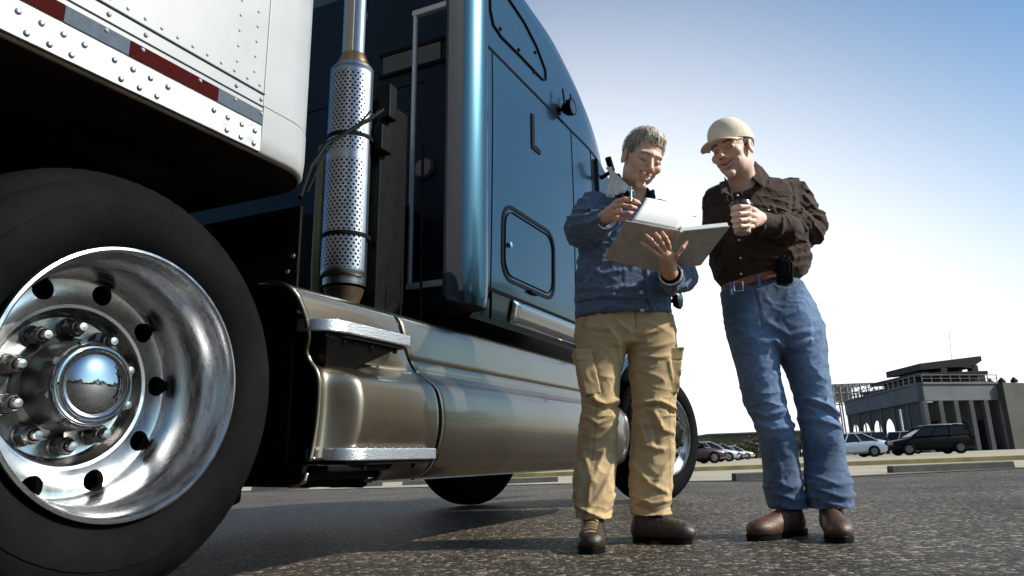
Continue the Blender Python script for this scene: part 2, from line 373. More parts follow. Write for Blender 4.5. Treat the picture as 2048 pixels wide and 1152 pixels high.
wheel('wheel', (0, -.34, HUBZ), True, detail=False)
fwx, fwy = 4.52, .03
wheel('wheel', (fwx, fwy, .475), False, rz=math.radians(20), label='turned front wheel with ten black lug nuts')
wheel('wheel', (4.30, -1.45, .44), False, detail=False, rz=math.radians(20))
w4 = wheel('wheel', (0, -2.2, .56), True, detail=False)

# champagne side fairings: y of the skin as a function of height
_py = pchip([.262, .268, .285, .33, .40, .48, .55, .595, .62, .645, .68, .72, .77, .81, .84, .862, .874, .880], [-.10, -.06, -.025, .005, .028, .036, .030, .015, -.010, -.040, -.058, -.066, -.070, -.076, -.086, -.108, -.145, -.21])
_zl = list(np.linspace(.262, .30, 7))+list(np.linspace(.31, .80, 44))+list(np.linspace(.81, .88, 16))
def seam_x(z): return float(pchip([.26, .30, .40, .5, .6, .68, .76, .88], [1.215, 1.245, 1.262, 1.262, 1.245, 1.20, 1.165, 1.14])(z))
def arch_x(z): return math.sqrt(max(.0, .672**2-(z-.515)**2))
def rear_y(x, z):
    y = float(_py(z)); e = x-arch_x(z)
    b = float(smoothstep(.035, .13, e)); y = (1-b)*(min(y, -.045)-.0)+b*y
    # concave pocket below the upper step, shallow scoop that runs out towards the seam
    y -= .075*math.exp(-((x-.80)/.17)**2)*math.exp(-((z-.655)/.040)**2)
    y -= .020*math.exp(-((x-1.05)/.12)**2)*math.exp(-((z-.635)/.03)**2)
    y += .012*math.exp(-(max(e, 0)/.012)**2)-.005*math.exp(-((x-seam_x(z)+.006)/.008)**2)
    return y
def strip(side, x0f, x1f, yf, nx, thick=.018):
    g = Geo(); us = np.linspace(0, 1, nx)
    P = []
    for z in _zl:
        a, b = x0f(z), x1f(z)
        for u in us: x = a+(b-a)*u; P.append((x, yf(x, z), z))
    n = len(us); m = len(_zl)
    fs = [(i*n+j, i*n+j+1, (i+1)*n+j+1, (i+1)*n+j) for i in range(m-1) for j in range(n-1)]
    return g.add(P, fs)
def solid(o, t):
    md = o.modifiers.new('s', 'SOLIDIFY'); md.thickness = t; md.offset = 0; return o
g = strip(0, arch_x, lambda z: seam_x(z)-.008, rear_y, 90)
# the bottom near the wheel is cut away behind the lower step
keep = []
for f in g.f:
    c = np.mean([g.v[i] for i in f], axis=0)
    if c[2] < .335 and .64 < c[0] < .99-.9*(c[2]-.28): continue
    keep.append(f)
g.f = keep
rf = solid(g.build('rear_fairing', M['tan'], truck, smooth=True, angle=60), .014)
rf['label'] = 'champagne fairing panel with two built-in steps'
def front_y(x, z):
    y = float(_py(z))-.005*math.exp(-((x-seam_x(z)-.006)/.008)**2); y -= .010*math.exp(-((z-.700)/.006)**2); y -= .012*math.exp(-((z-.655)/.008)**2); return y
def front_end(z): return 3.12 - .10*((z-.55)/.3)**2
g = strip(0, lambda z: seam_x(z)+.008, front_end, front_y, 120)
solid(g.build('side_fairing', M['tan'], truck, smooth=True, angle=60), .014)
def nose_y(x, z):
    t = (x-3.1)/.75; return float(_py(z)) + .03*math.sin(min(1, max(0, t))*PI)-.10*max(0, t)**2
g = strip(0, lambda z: front_end(z)+.016, lambda z: fwx-math.sqrt(max(.1, .60**2-(z-.475)**2)), nose_y, 20)
solid(g.build('front_fairing', M['tan'], truck, smooth=True, angle=60), .014)
# dark gap strips behind the seams
for sf, yf in ((seam_x, rear_y), (lambda z: front_end(z)+.008, front_y)):
    g = Geo(); g.grid(lambda a, z: (sf(z)+a, yf(sf(z), z)+.0085, z), [-.0085, .0085], _zl); g.build('seam_gasket', M['seam'], truck, smooth=True)
# steps: polished tread with rounded rear corner over a black underside
def stepper(x0, x1, z, yo, h, label):
    g = Geo(); pts = [(x1, -.10), (x1, yo)]
    for t in np.linspace(PI/2, PI, 10): pts.append((x0+.10+.10*math.cos(t), yo-.10+.10*math.sin(t)))
    pts += [(x0, -.10)]
    g.prism(pts, z, z+h, axis='z'); o = g.build('step', M['step'], truck, bevel=.005, seg=3); o['label'] = label
    q = Geo()
    for k in range(9): q.box((x0+.06+k*(x1-x0-.08)/9, -.02, z+h-.0005), (x0+.066+k*(x1-x0-.08)/9, yo-.012, z+h+.003))
    q.build('tread_rib', M['step'], o)
    b = Geo(); P = [(x0+.012+(x1-x0-.02)*a, c) for a, c in ((0, -.15), (0, yo-.10), (.06, yo-.035), (.25, yo-.012), (.97, yo-.012), (.97, -.15))]
    b.prism(P, z-.012, z-.001, axis='z'); b.build('step_underside', M['black'], o)
    s = Geo()
    for k in range(3): s.lathe([(.009, z-.028), (.009, z-.012)], n=10, c=(x0+.12+k*.14, yo-.03, 0), axis='z')
    build_each(s, 'bolt', M['blackmetal'], o)
    return o
s1 = stepper(.632, 1.085, .727, .022, .040, 'upper polished aluminium step')
b = Geo()
b.add([(.66, -.0, .714), (1.04, .0, .714), (1.03, -.15, .714), (.65, -.15, .714), (.72, -.055, .622), (.85, -.055, .622), (.86, -.17, .622), (.70, -.17, .622)], [(0, 1, 2, 3), (4, 7, 6, 5), (0, 4, 5, 1), (1, 5, 6, 2), (2, 6, 7, 3), (3, 7, 4, 0)])
b.build('dark_step_fill', M['black'], truck, bevel=.006)  # black wedge set in to darken the pocket under the upper step
s2 = stepper(.705, 1.205, .332, .062, .040, 'lower polished aluminium step')
b = Geo(); b.box((.64, -.30, .275), (1.02, -.05, .326)); b.box((.66, -.05, .30), (.96, .03, .322)); b.build('dark_step_fill', M['black'], truck, bevel=.006)
# fasteners along the sill, and the bright sill lip
g = Geo()
for x in (1.19, 1.34, 2.2): g.dome((x, -.016, .292), (0, .95, -.3), .007, .005)
g.dome((.665, -.03, .34), (0, 1, 0), .006, .004); g.dome((1.00, -.112, .842), (0, .8, .6), .008, .007)
build_each(g, 'fastener', M['polish'], truck, smooth=True)
g = Geo(); g.box((.98, -.075, .2585), (1.21, -.05, .2635)); g.box((1.235, -.075, .2585), (3.1, -.05, .2635)); build_each(g, 'sill_lip', M['alum'], truck)
# frame, tanks and dark works between the fairings
g = Geo(); g.box((-.6, -1.62, .62), (6.2, -1.54, .88)); g.box((-.6, -.92, .62), (6.2, -.84, .88)); build_each(g, 'chassis_rail', M['blackmetal'], truck)
g = Geo()
for (x, r_) in ((1.95, .30),): g.tube([(.95, -.45, .55), (2.95, -.45, .55)], .27, n=28)
g.build('fuel_tank', M['blackmetal'], truck, smooth=True)
g = Geo(); g.tube([(.95, -2.1, .55), (2.95, -2.1, .55)], .29, n=28); g.build('fuel_tank', M['blackmetal'], truck, smooth=True)
g = Geo(); g.tube([(0, -2.2, .5), (0, -.25, .5)], .09); g.tube([(4.2, -1.5, .45), (4.2, -.2, .45)], .05); g.lathe([(.2, -.95), (.22, -1.2), (.2, -1.45)], n=24, c=(0, 0, .5)); build_each(g, 'axle', M['blackmetal'], truck, smooth=True)
g = Geo(); g.box((.50, -.62, .20), (.66, -.30, .34)); g.box((1.0, -.9, .235), (1.22, -.35, .34)); g.box((1.25, -.6, .225), (1.30, -.3, .3)); build_each(g, 'air_tank', M['black'], truck, bevel=.02)
g = Geo(); g.box((.30, -2.35, .855), (1.74, -.36, .868)); g.build('deck_plate', M['blackmetal'], truck, bevel=.003)
# black guard between the wheel and the cab, with bolts
gx_, gz_ = T2(607, 412, -.12); g = Geo(); g.box((gx_-.012, -.70, .28), (gx_, -.12, gz_)); o = g.build('wheel_guard', M['blackmetal'], truck, bevel=.004)
g = Geo()
for (y, z) in ((-.14, .98), (-.25, .90), (-.40, .88), (-.16, .93), (-.5, 1.0)): g.dome((gx_-.012, y, z), (-1, 0, 0), .009, .007)
build_each(g, 'bolt', M['polish'], o, smooth=True)
g = Geo(); g.box((-.5, -1.5, 1.08), (.55, -.9, 1.15)); g.box((-.4, -1.3, .85), (-.1, -1.1, 1.1)); build_each(g, 'fifth_wheel', M['blackmetal'], truck, bevel=.02)
g = Geo(); g.tube([(.56, -.30, .70), (.50, -.30, .90), (.40, -.35, 1.02), (.2, -.5, 1.05)], .012); g.build('air_line', M['blackmetal'], truck, smooth=True)

# sleeper and cab shell (one body), front to the right; section by section
def top_z(x): return float(pchip([1.78, 2.0, 2.34, 2.9, 3.2, 3.45, 3.7, 3.95, 4.15, 4.4, 5.0, 5.7], [3.34, 3.25, 3.145, 3.065, 2.955, 2.83, 2.66, 2.42, 2.13, 1.74, 1.55, 1.36])(x))
def side_in(x): return float(pchip([1.78, 2.2, 2.6, 3.0, 3.3, 3.6, 3.9, 4.4, 5.7], [0, 0, 0, 0, 0, -.025, -.08, -.22, -.34])(x))
def section(x):
    zt = top_z(x); ys = -.085+side_in(x); R = min(.25, (zt-1.0)*.5)
    pts = [(ys-.20, .955), (ys-.05, .962), (ys-.028, .985), (ys-.018, 1.04), (ys-.006, 1.095), (ys, 1.112)]
    pts += [(ys+.012*math.sin(PI*(t)), 1.112+(zt-R-.05-1.112)*t) for t in np.linspace(.06, 1, 14)]
    pts += [(ys-.03-R*(1-math.cos(t))*1.0, zt-R+.0+R*math.sin(t)) for t in np.linspace(.12, PI/2, 14)]
    cy = -1.28; full = pts+[(cy, zt+.05)]+[(2*cy-y, z) for y, z in pts[::-1]]
    return full
xs = [1.78]+list(np.linspace(1.80, 4.0, 34))+list(np.linspace(4.08, 5.75, 18)); g = Geo(); P = []; n = None
for x in xs:
    s_ = section(x); n = len(s_); P += [(x, y, z) for y, z in s_]
g.add(P, [(i*n+j, i*n+(j+1) % n, (i+1)*n+(j+1) % n, (i+1)*n+j) for i in range(len(xs)-1) for j in range(n)]+[tuple(range(n)), tuple((len(xs)-1)*n+j for j in range(n))])
body = g.build('cab_body', M['blue'], truck, smooth=True, angle=35)
YS = -.085
def bulge(z, x=2.5): zt = top_z(x); R = .25; t = (z-1.112)/(zt-R-.05-1.112); return .012*math.sin(PI*min(1, max(0, t)))
def skin_y(x, z):
    zt = top_z(x); R = min(.25, (zt-1.0)*.5); y0 = YS+side_in(x)
    if z <= zt-R-.02: return y0+bulge(z, x)
    t = math.asin(max(0, min(1, (z-zt+R)/R))); return y0-.03*smoothstep(0, .15, t)-R*(1-math.cos(t))
def onskin(u, v):
    y = YS
    for _ in range(12): x, z = T2(u, v, y); y = .5*y+.5*float(skin_y(x, z))
    return x, z
def seam(pts, wd=.006, name='panel_gap', pr=.0025, m='seam', closed=False):      # a dark gap line following the side skin
    pp = []; P = list(pts)+([pts[0]] if closed else [])
    for (a, b) in zip(P[:-1], P[1:]):
        k = max(2, int(math.hypot(b[0]-a[0], b[1]-a[1])/.04))
        for i in range(k): t = i/k; pp.append((a[0]+(b[0]-a[0])*t, a[1]+(b[1]-a[1])*t))
    pp.append(P[-1]); g = Geo(); V = []
    for i, (x, z) in enumerate(pp):
        a = pp[max(i-1, 0)]; b = pp[min(i+1, len(pp)-1)]; dx, dz = b[0]-a[0], b[1]-a[1]; L_ = math.hypot(dx, dz)+1e-9; nx, nz = -dz/L_*wd/2, dx/L_*wd/2
        y = float(skin_y(x, z))+pr; V += [(x+nx, y, z+nz), (x-nx, y, z-nz), (x-nx, y-.012, z-nz), (x+nx, y-.012, z+nz)]
    F = []
    for i in range(len(pp)-1):
        for j in range(4): F.append((4*i+j, 4*i+(j+1) % 4, 4*i+4+(j+1) % 4, 4*i+4+j))
    return g.add(V, F).build(name, M[m], truck, smooth=True)
def rrect(x0, z0, x1, z1, r, n=7, skew=0):
    P = []
    for (cx, cz, a0) in ((x1-r, z1-r, 0), (x0+r, z1-r, 90), (x0+r, z0+r, 180), (x1-r, z0+r, 270)):
        for k in range(n): a = math.radians(a0+90*k/(n-1)); P.append((cx+r*math.cos(a)+skew*(cz-z0), cz+r*math.sin(a)))
    return P
seam([(1.82, 2.352), (3.62, 2.352)], .016)
seam([(1.82, 1.110), (3.9, 1.110)], .018)
seam([(1.895, 1.112), (1.895, 2.35)], .006)
seam([(2.985, 1.112), (2.965, 2.35)], .007); seam([(3.345, 1.112), (3.325, 2.35)], .007)
seam([(1.90, .968), (1.905, 1.10)], .005)
hb = rrect(2.01, 1.19, 2.655, 1.575, .10)
seam(hb, .020, 'hatch_seal', .004, 'black', True)
seam(rrect(2.035, 1.215, 2.63, 1.55, .085), .004, 'hatch_edge', .006, 'seam', True)
g = Geo(); g.box((2.31, -.085, 1.168), (2.40, -.062, 1.184)); g.build('hatch_latch', M['black'], truck, bevel=.004)
g = Geo(); g.lathe([(.014, -.075), (.014, -.062), (.001, -.060)], n=16, c=(2.075, 0, 1.37)); g.build('hatch_lock', M['polish'], truck, smooth=True)
# vertical door pull recess
g = Geo(); g.prism(rrect(2.352, 2.00, 2.388, 2.212, .017), -.09, -.066); g.prism(rrect(2.352, 1.995, 2.47, 2.03, .012), -.09, -.067)
g.build('door_pull', M['black'], truck, bevel=.003)
# bunk window high in the roof flank: dark trim with screws
wp = [onskin(*q) for q in ((979, -25), (980, 20), (986, 50), (1002, 74), (1040, 112), (1084, 159), (1091, 160), (1090, 140), (1072, 92), (1048, 45), (1018, 0), (1000, -25))]
seam(wp, .010, 'bunk_panel_gap', .008, 'seam', True)
g = Geo()
for (x, z) in [onskin(*q) for q in ((1000, 58), (1037, 100), (1070, 105), (1068, 145))]: g.dome((x, float(skin_y(x, z))+.002, z), (0, 1, 0), .011, .008)
build_each(g, 'screw', M['seam'], truck, smooth=True)
# the small black side window beside the door
g = Geo(); g.prism([(3.41, 2.33), (3.43, 1.98), (3.78, 2.00), (3.79, 2.20)], -.13, -.055); g.build('side_window', M['glass'], truck, bevel=.012)
# stainless sill plate below the hatch
g = Geo(); g.grid(lambda x, t: (x, [-.1065, -.0965, -.0865, -.083][t]-.002+.004, [.985, 1.03, 1.08, 1.099][t]), list(np.linspace(2.13, 3.15, 12)), [0, 1, 2, 3])
solid(g.build('sill_plate', mat('mirror_sill_plate', (.42, .43, .45), .10, metal=1), truck, smooth=True), .004)
g = Geo(); g.prism([(3.04, .975), (3.9, .975), (3.9, 1.10), (3.22, 1.10)], -.16, -.078); g.build('cab_skirt', M['black'], truck, bevel=.006)
# round work lamp on two short brackets, standing out from the roof edge
px_, pz_ = T2(1152, 212, .02)
g = Geo(); c = (px_, -.02, pz_)
g.lathe([(.001, -.05), (.030, -.045), (.048, -.02), (.052, .0), (.052, .022)], n=28, c=c, axis='y'); lamp = g.build('work_lamp', M['black'], truck, smooth=True, angle=40)
g = Geo(); g.lathe([(.046, .020), (.001, .026)], n=28, c=c, axis='y'); g.build('lens', M['glass'], lamp, smooth=True)
g = Geo(); g.tube([(c[0]-.06, c[1]-.01, c[2]-.0), (c[0]-.062, c[1]-.02, c[2]+.10)], .007); g.tube([(c[0]+.062, c[1]-.01, c[2]), (c[0]+.066, c[1]-.02, c[2]+.12)], .007); g.tube([(c[0], -.07, c[2]), (c[0], -.16, c[2]-.01)], .012); build_each(g, 'lamp_bracket', M['black'], lamp, smooth=True)
g = Geo(); a_ = T2(1216, 316, .03); b_ = T2(1224, 342, .03)
g.tube([(a_[0], .03, a_[1]), (b_[0], .03, b_[1])], .022, n=12); g.tube([(b_[0], .03, b_[1]), (b_[0]+.1, -.2, b_[1]-.05)], .014); g.build('mirror_arm', M['black'], truck, smooth=True)

# rear wall fittings
g = Geo(); g.box((1.774, -2.40, .98), (1.7785, -.12, 2.85)); g.build('rear_wall', M['backblue'], truck, bevel=.001)  # sheet over the cab back, carries the painted shade
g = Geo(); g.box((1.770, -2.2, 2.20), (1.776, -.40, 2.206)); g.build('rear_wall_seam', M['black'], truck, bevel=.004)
g = Geo(); g.lathe([(.001, -.018), (.045, -.016), (.055, -.006), (.058, 0)], n=28, c=(1.766, -.385, 1.725), axis='x'); g.build('rear_lamp', M['lens'], truck, smooth=True)
g = Geo(); g.box((1.764, -.66, 2.30), (1.776, -.30, 2.40)); g.build('rear_window', M['glass'], truck, bevel=.003)
g = Geo(); g.box((1.760, -.68, 2.402), (1.776, -.28, 2.42)); g.box((1.760, -.68, 2.28), (1.776, -.28, 2.298)); build_each(g, 'window_frame', M['black'], truck)

# rounded side extender with its rubber trim
prof = [(1.60, -.085), (1.62, -.065), (1.655, -.042), (1.69, -.028), (1.725, -.022), (1.76, -.026), (1.785, -.042), (1.80, -.070), (1.805, -.11), (1.78, -.13), (1.62, -.11)]
g = Geo(); zs = [.985, 1.0, 1.03]+list(np.linspace(1.1, 3.3, 20)); P = []
for z in zs:
    k = 1 if z > 1.05 else .75+.25*math.sqrt(max(0, (z-.98)/.07))
    P += [(1.70+(x-1.70)*k+(-.02*(z-2)*.0), -.08+(y+.08)*k, z - (.05*(1.8-x)*-1 if z < 1.05 else 0)) for x, y in prof]
n = len(prof); g.add(P, [(i*n+j, i*n+(j+1) % n, (i+1)*n+(j+1) % n, (i+1)*n+j) for i in range(len(zs)-1) for j in range(n)]+[tuple(range(n)), tuple((len(zs)-1)*n+j for j in range(n))])
ext = g.build('side_extender', M['blue'], truck, smooth=True, angle=50)
g = Geo(); g.prism([(1.49, -.10), (1.50, -.088), (1.60, -.082), (1.625, -.066), (1.625, -.105), (1.50, -.108)], 1.0, 3.3, axis='z'); g.build('extender_trim', M['greytrim'], ext, bevel=.004)
g = Geo(); g.box((1.60, -.115, 2.502), (1.812, -.02, 2.508)); 
g = Geo(); g.add([(1.50, -.30, .955), (1.80, -.30, .955), (1.80, -.05, .99), (1.50, -.085, .985), (1.50, -.30, 1.01), (1.80, -.30, 1.01), (1.80, -.06, 1.01), (1.50, -.09, 1.01)], [(0, 3, 2, 1), (4, 5, 6, 7), (0, 1, 5, 4), (1, 2, 6, 5), (2, 3, 7, 6), (3, 0, 4, 7)]); g.build('extender_bracket', M['black'], ext, bevel=.006)
# tall grab bar with two clamps
g = Geo(); g.tube([(1.64-.03, -.35, 1.10), (1.61, -.35, 2.46)], .0125); M['bar'] = mat('satin_grab_bar', (.55, .55, .55), .45, metal=.3)
bar = g.build('grab_bar', M['bar'], truck, smooth=True)
for z in (1.09, 2.475):
    g = Geo(); g.box((1.595, -.365, z-.016), (1.625, -.14, z+.016)); g.build('bar_clamp', M['bar'], bar, bevel=.006)
    g = Geo(); g.box((1.60, -.16, z-.035), (1.78, -.125, z+.005)); g.build('bar_mount', M['black'], bar, bevel=.006)

# exhaust: chrome pipe, perforated guard, elbow and its black bracket box
SX, SY = 1.135, -.33
g = Geo(); g.lathe([(.052, 1.98), (.052, 3.6)], n=36, c=(SX+.02, SY-.02, 0), axis='z'); pipe = g.build('exhaust_pipe', mat('warm_tinted_chrome_pipe', (.40, .37, .33), .10, metal=1), truck, smooth=True)  # golden reflection put into the chrome as a warm base colour
g = Geo(); g.lathe([(.07, 1.95), (.066, 1.975), (.052, 2.01)], n=36, c=(SX+.02, SY-.02, 0), axis='z'); g.build('pipe_collar', mat('heat_stained_steel', (.32, .19, .09), .28, metal=1, n=1, nscale=20), pipe, smooth=True)
g = Geo(); g.lathe([(.083, 1.0), (.085, 1.01), (.085, 1.945), (.07, 1.962)], n=40, c=(SX+.02, SY-.02, 0), axis='z'); g.build('muffler', mat('muffler_steel', (.30, .30, .32), .35, metal=1), pipe, smooth=True, angle=60)
# guard: half-round sheet with real holes
GR = .094; g = Geo(); a0, a1 = math.radians(86), math.radians(262); z0, z1 = 1.03, 1.93
pass
def gp(a, z): return (SX+.02+GR*math.cos(a), SY-.02+GR*math.sin(a), z)
g = Geo(); A_ = list(np.linspace(a0, a1, 49)); Z_ = list(np.linspace(z0, z1, 31)); g.grid(gp, A_, Z_)
sl_ = Geo(); sl_.grid(lambda a, z: (SX+.02+.0885*math.cos(a), SY-.02+.0885*math.sin(a), z), list(np.linspace(a0+.08, a1, 20)), [z0+.01, z1-.01]); sl_.build('hole_shade_sheet', M['black'], pipe, smooth=True)  # added black sheet, stands in for shade behind the guard holes
guard = g.build('heat_guard', M['perf'], pipe, smooth=True, angle=180)
uvl = guard.data.uv_layers.new(name='cells'); per_a, per_z = .0205, .0285
for lp_ in guard.data.loops:
    k_ = lp_.vertex_index; ia, iz = divmod(k_, len(Z_)); uvl.data[lp_.index].uv = ((A_[ia]-a0-.30)*GR/per_a, (Z_[iz]-z0-.03)/per_z)
solid(guard, .0016)
t_ = M['perf'].node_tree; b_n = t_.nodes['Principled BSDF']; Lk = t_.links.new; N_ = t_.nodes.new
uvn = N_('ShaderNodeUVMap'); uvn.uv_map = 'cells'; sp_ = N_('ShaderNodeSeparateXYZ'); Lk(uvn.outputs[0], sp_.inputs[0])
def mth(op, a, b=None, c=None):
    n_ = N_('ShaderNodeMath'); n_.operation = op
    for i_, q in enumerate((a, b, c)):
        if q is None: continue
        if isinstance(q, (int, float)): n_.inputs[i_].default_value = q
        else: Lk(q, n_.inputs[i_])
    return n_.outputs[0]
def hole_d(off):
    fx = mth('SUBTRACT', mth('FRACT', mth('ADD', sp_.outputs[0], off)), .5); fy = mth('SUBTRACT', mth('FRACT', mth('ADD', sp_.outputs[1], off)), .5)
    fx = mth('MULTIPLY', fx, per_a); fy = mth('MULTIPLY', fy, per_z); return mth('SQRT', mth('ADD', mth('MULTIPLY', fx, fx), mth('MULTIPLY', fy, fy)))
dd = mth('MINIMUM', hole_d(0), hole_d(.5)); solidm = mth('GREATER_THAN', dd, .0050)
edge = mth('MAXIMUM', mth('LESS_THAN', sp_.outputs[0], 0), mth('MAXIMUM', mth('LESS_THAN', sp_.outputs[1], 0), mth('GREATER_THAN', sp_.outputs[1], (z1-z0-.06)/per_z)))
mid_ = mth('LESS_THAN', mth('ABSOLUTE', mth('SUBTRACT', sp_.outputs[1], (z1-z0-.06)/per_z*.56)), .55)
Lk(mth('MAXIMUM', solidm, mth('MAXIMUM', edge, mid_)), b_n.inputs['Alpha'])
g = Geo(); g.lathe([(.080, .99), (.060, .93), (.06, .86)], n=24, c=(SX+.02, SY-.02, 0), axis='z'); g.build('exhaust_elbow', mat('rusty_elbow', (.06, .035, .02), .6, metal=.4, n=1, nscale=25, nlo=.5, nhi=1.5), pipe, smooth=True)
g = Geo()
for z in (1.20, 1.62):
    g.lathe([(.097, z-.009), (.099, z), (.097, z+.009)], n=40, c=(SX+.02, SY-.02, 0), axis='z')
build_each(g, 'guard_clamp', M['blackmetal'], pipe, smooth=True)
g = Geo(); g.box((1.24, -.52, .87), (1.44, -.26, 1.84)); g.box((1.24, -.30, 1.74), (1.30, -.22, 1.90)); g.box((1.20, -.27, 1.58), (1.28, -.225, 1.70)); g.box((1.52, -1.5, .87), (1.76, -.40, 1.5)); build_each(g, 'bracket_box', M['black'], truck, bevel=.01)
g = Geo(); g.tube([(1.33, -.20, .87), (1.33, -.2, 1.08)], .003); g.tube([(1.48, -.2, .87), (1.47, -.2, 1.7)], .006); build_each(g, 'drain_rod', M['blackmetal'], truck)
g = Geo(); g.tube([(1.18, -.50, .86), (1.165, -.50, 1.1), (1.165, -.50, 1.35), (1.20, -.53, 1.55), (1.28, -.60, 1.68), (1.5, -.7, 1.72)], .026, n=20); g.build('intake_pipe', mat('olive_steel_pipe', (.13, .13, .075), .5, metal=.5), truck, smooth=True)
pth = [T2(*q, y=-.12) for q in ((600, 395), (640, 330), (672, 285), (700, 262), (728, 240), (745, 225))]
g = Geo(); g.tube([(a, -.12-.05*math.sin(i), b) for i, (a, b) in enumerate(pth)], .008, n=10); g.build('cable_loop', M['black'], truck, smooth=True)
g = Geo(); g.tube([(x+.02, -.13+.02*math.cos(i*2), z+.02) for i, (x, z) in enumerate(pth)], .004, n=8); g.build('cable_loop', M['black'], truck, smooth=True)
# hood mirror that shows beside the man in the denim jacket
mx, mz = T2(1357, 600, .25)
g = Geo(); g.lathe([(.001, -.045), (.05, -.035), (.066, -.01), (.07, .01)], n=28, c=(mx, .25, mz)); mir = g.build('hood_mirror', M['black'], truck, smooth=True)
g = Geo(); g.lathe([(.068, .010), (.05, .026), (.001, .036)], n=28, c=(mx, .25, mz)); g.build('mirror_glass', M['glass'], mir, smooth=True)
g = Geo(); g.box((mx-.11, .2, mz+.02), (mx-.01, .26, mz+.075)); g.build('amber_lamp', M['orange'], mir, bevel=.012)
g = Geo(); g.tube([(mx, .22, mz), (mx-.15, .05, mz-.05), (mx-.3, -.3, mz-.1)], .015); g.build('mirror_stalk', M['black'], mir, smooth=True)
# front wheel arch, bumper side
g = Geo(); V = []
for t in np.linspace(math.radians(-8), math.radians(188), 30):
    for (r_, y) in ((.56, -.12), (.60, -.03), (.64, -.06), (.80, -.16)):
        V.append((fwx+r_*math.cos(t)*1.02, y-.16, .50+r_*math.sin(t)*.88))
g.add(V, [(i*4+j, i*4+j+1, i*4+5+j, i*4+4+j) for i in range(29) for j in range(3)]); solid(g.build('wheel_arch', M['blue'], truck, smooth=True), .012)
g = Geo(); V = []
for t in np.linspace(math.radians(-20), math.radians(140), 24):
    for y in (-.34, .0): V.append((fwx+.545*math.cos(t), y, .475+.545*math.sin(t)))
g.add(V, [(i*2, i*2+1, i*2+3, i*2+2) for i in range(23)]); solid(g.build('mud_guard', M['black'], truck, smooth=True), .012)

# ------------------------------------------------------------------ the white box trailer
trailer = bpy.data.objects.new('box_trailer', None); link(trailer); trailer.matrix_world = truck.matrix_world.copy(); trailer.empty_display_size = .2
tag(trailer, 'white riveted box trailer with red and silver reflective tape, above the big wheel', 'trailer')
XR = .342; XL = -6.0; NX = .625
g = Geo(); g.box((XL, -2.56, 1.376), (XR, -.004, 4.05)); g.build('side_panel', M['white'], trailer, bevel=.002)
g = Geo(); g.box((XL, -.10, 1.196), (XR-.001, 0, 1.2775)); g.build('bottom_rail', M['alum'], trailer, bevel=.003)
g = Geo(); g.box((XL, -.10, 1.2785), (XR-.001, -.002, 1.3745)); g.build('upper_rail', M['white'], trailer, bevel=.002)
g = Geo(); g.box((XL, -.004, 1.3355), (XR-.001, .0015, 1.3375)); g.box((XL, -.004, 1.3745), (XR-.001, .0025, 1.3775)); build_each(g, 'rail_lip', M['greytape'], trailer)
segs = [(-6, -3.6, 'red'), (-.60, -.245, 'red'), (-.245, -.086, 'greytape'), (-.086, .178, 'red'), (.178, .340, 'greytape')]
for (a, b_, m_) in segs:
    if b_ < -1.2: continue
    g = Geo(); g.box((a+.0008, -.003, 1.2805), (b_-.0008, .0008, 1.3205)); o = g.build('reflective_tape', M[m_], trailer); o['label'] = 'dark red tape strip' if m_ == 'red' else 'silver grey tape strip'
# rounded front corner post in two pieces, closed by the front wall
def corner(z0, z1, off=0.):
    R = .17; pl = [(XR+.0015, -.004-off)]
    for t in np.linspace(0, PI/2, 12): pl.append((NX-R+off*0+R*math.sin(t), -.004-off-R*(1-math.cos(t))))
    pl += [(NX, -2.56+R), (NX-R, -2.56), (XR+.0015, -2.56)]
    g = Geo(); g.prism(pl, z0, z1, axis='z'); return g
corner(1.342, 4.05).build('corner_post', M['white'], trailer, smooth=True, bevel=.003)
R_ = .17; g = Geo(); V = []; lv = [1.196, 1.205, 1.25, 1.339]; ins = [.012, .004, 0, 0]
for z, i_ in zip(lv, ins):
    V += [(XR+.0015, -.002-i_, z-.0)]+[(NX-R_+(R_-i_)*math.sin(t), -.002-R_+(R_-i_)*math.cos(t), z) for t in np.linspace(0, PI/2, 12)]+[(NX-i_, -2.4, z), (XR+.0015, -2.4, z)]
n = 15; g.add(V, [(i*n+j, i*n+(j+1) % n, (i+1)*n+(j+1) % n, (i+1)*n+j) for i in range(3) for j in range(n)]+[tuple(range(n)), tuple(3*n+j for j in range(n))])
g.build('lower_corner', M['white'], trailer, smooth=True, angle=50)
def riv(pts, r, h, y, nm, m):
    g = Geo()
    for p_ in pts: x, z = T2(*p_); g.dome((x, y, z), (0, 1, 0), r, h)
    x0, z0 = T2(*pts[0])
    return g, nm, m
g1 = Geo()
def step_row(z, xs_, r, y, g):
    for x in xs_: g.dome((x, y, z), (0, 1, 0), r, r*.65)
R1 = [T2(*q) for q in ((35, 29), (82, 53), (126, 75), (168, 96), (228, 127), (265, 145), (300, 163), (335, 180), (427, 226), (455, 240), (483, 254), (509, 267))]
R2 = [T2(*q) for q in ((52, 70), (98, 93), (142, 115), (241, 163), (278, 180), (313, 197), (453, 264), (481, 277), (507, 290))]
for (x, z) in R1: g1.dome((x, 0, 1.2505), (0, 1, 0), .0078, .0055, 14, 4)
for (x, z) in R2: g1.dome((x, 0, 1.2125), (0, 1, 0), .0078, .0055, 14, 4)
build_each(g1, 'rivet', M['polish'], trailer, smooth=True, angle=180)
g1 = Geo()
for q in ((219, 28), (293, 69), (474, 172), (523, 203)): g1.dome((T2(*q)[0], -.001, 1.356), (0, 1, 0), .0062, .0045, 12)
for q in ((212, 63), (285, 102), (400, 158), (470, 203), (522, 231)): g1.dome((T2(*q)[0], .0008, 1.312), (0, 1, 0), .0055, .0045, 12)
x = XR-.02
for k in range(40): g1.dome((XR-.018-k*.047, -.004, 1.398), (0, 1, 0), .0048, .0035, 10)
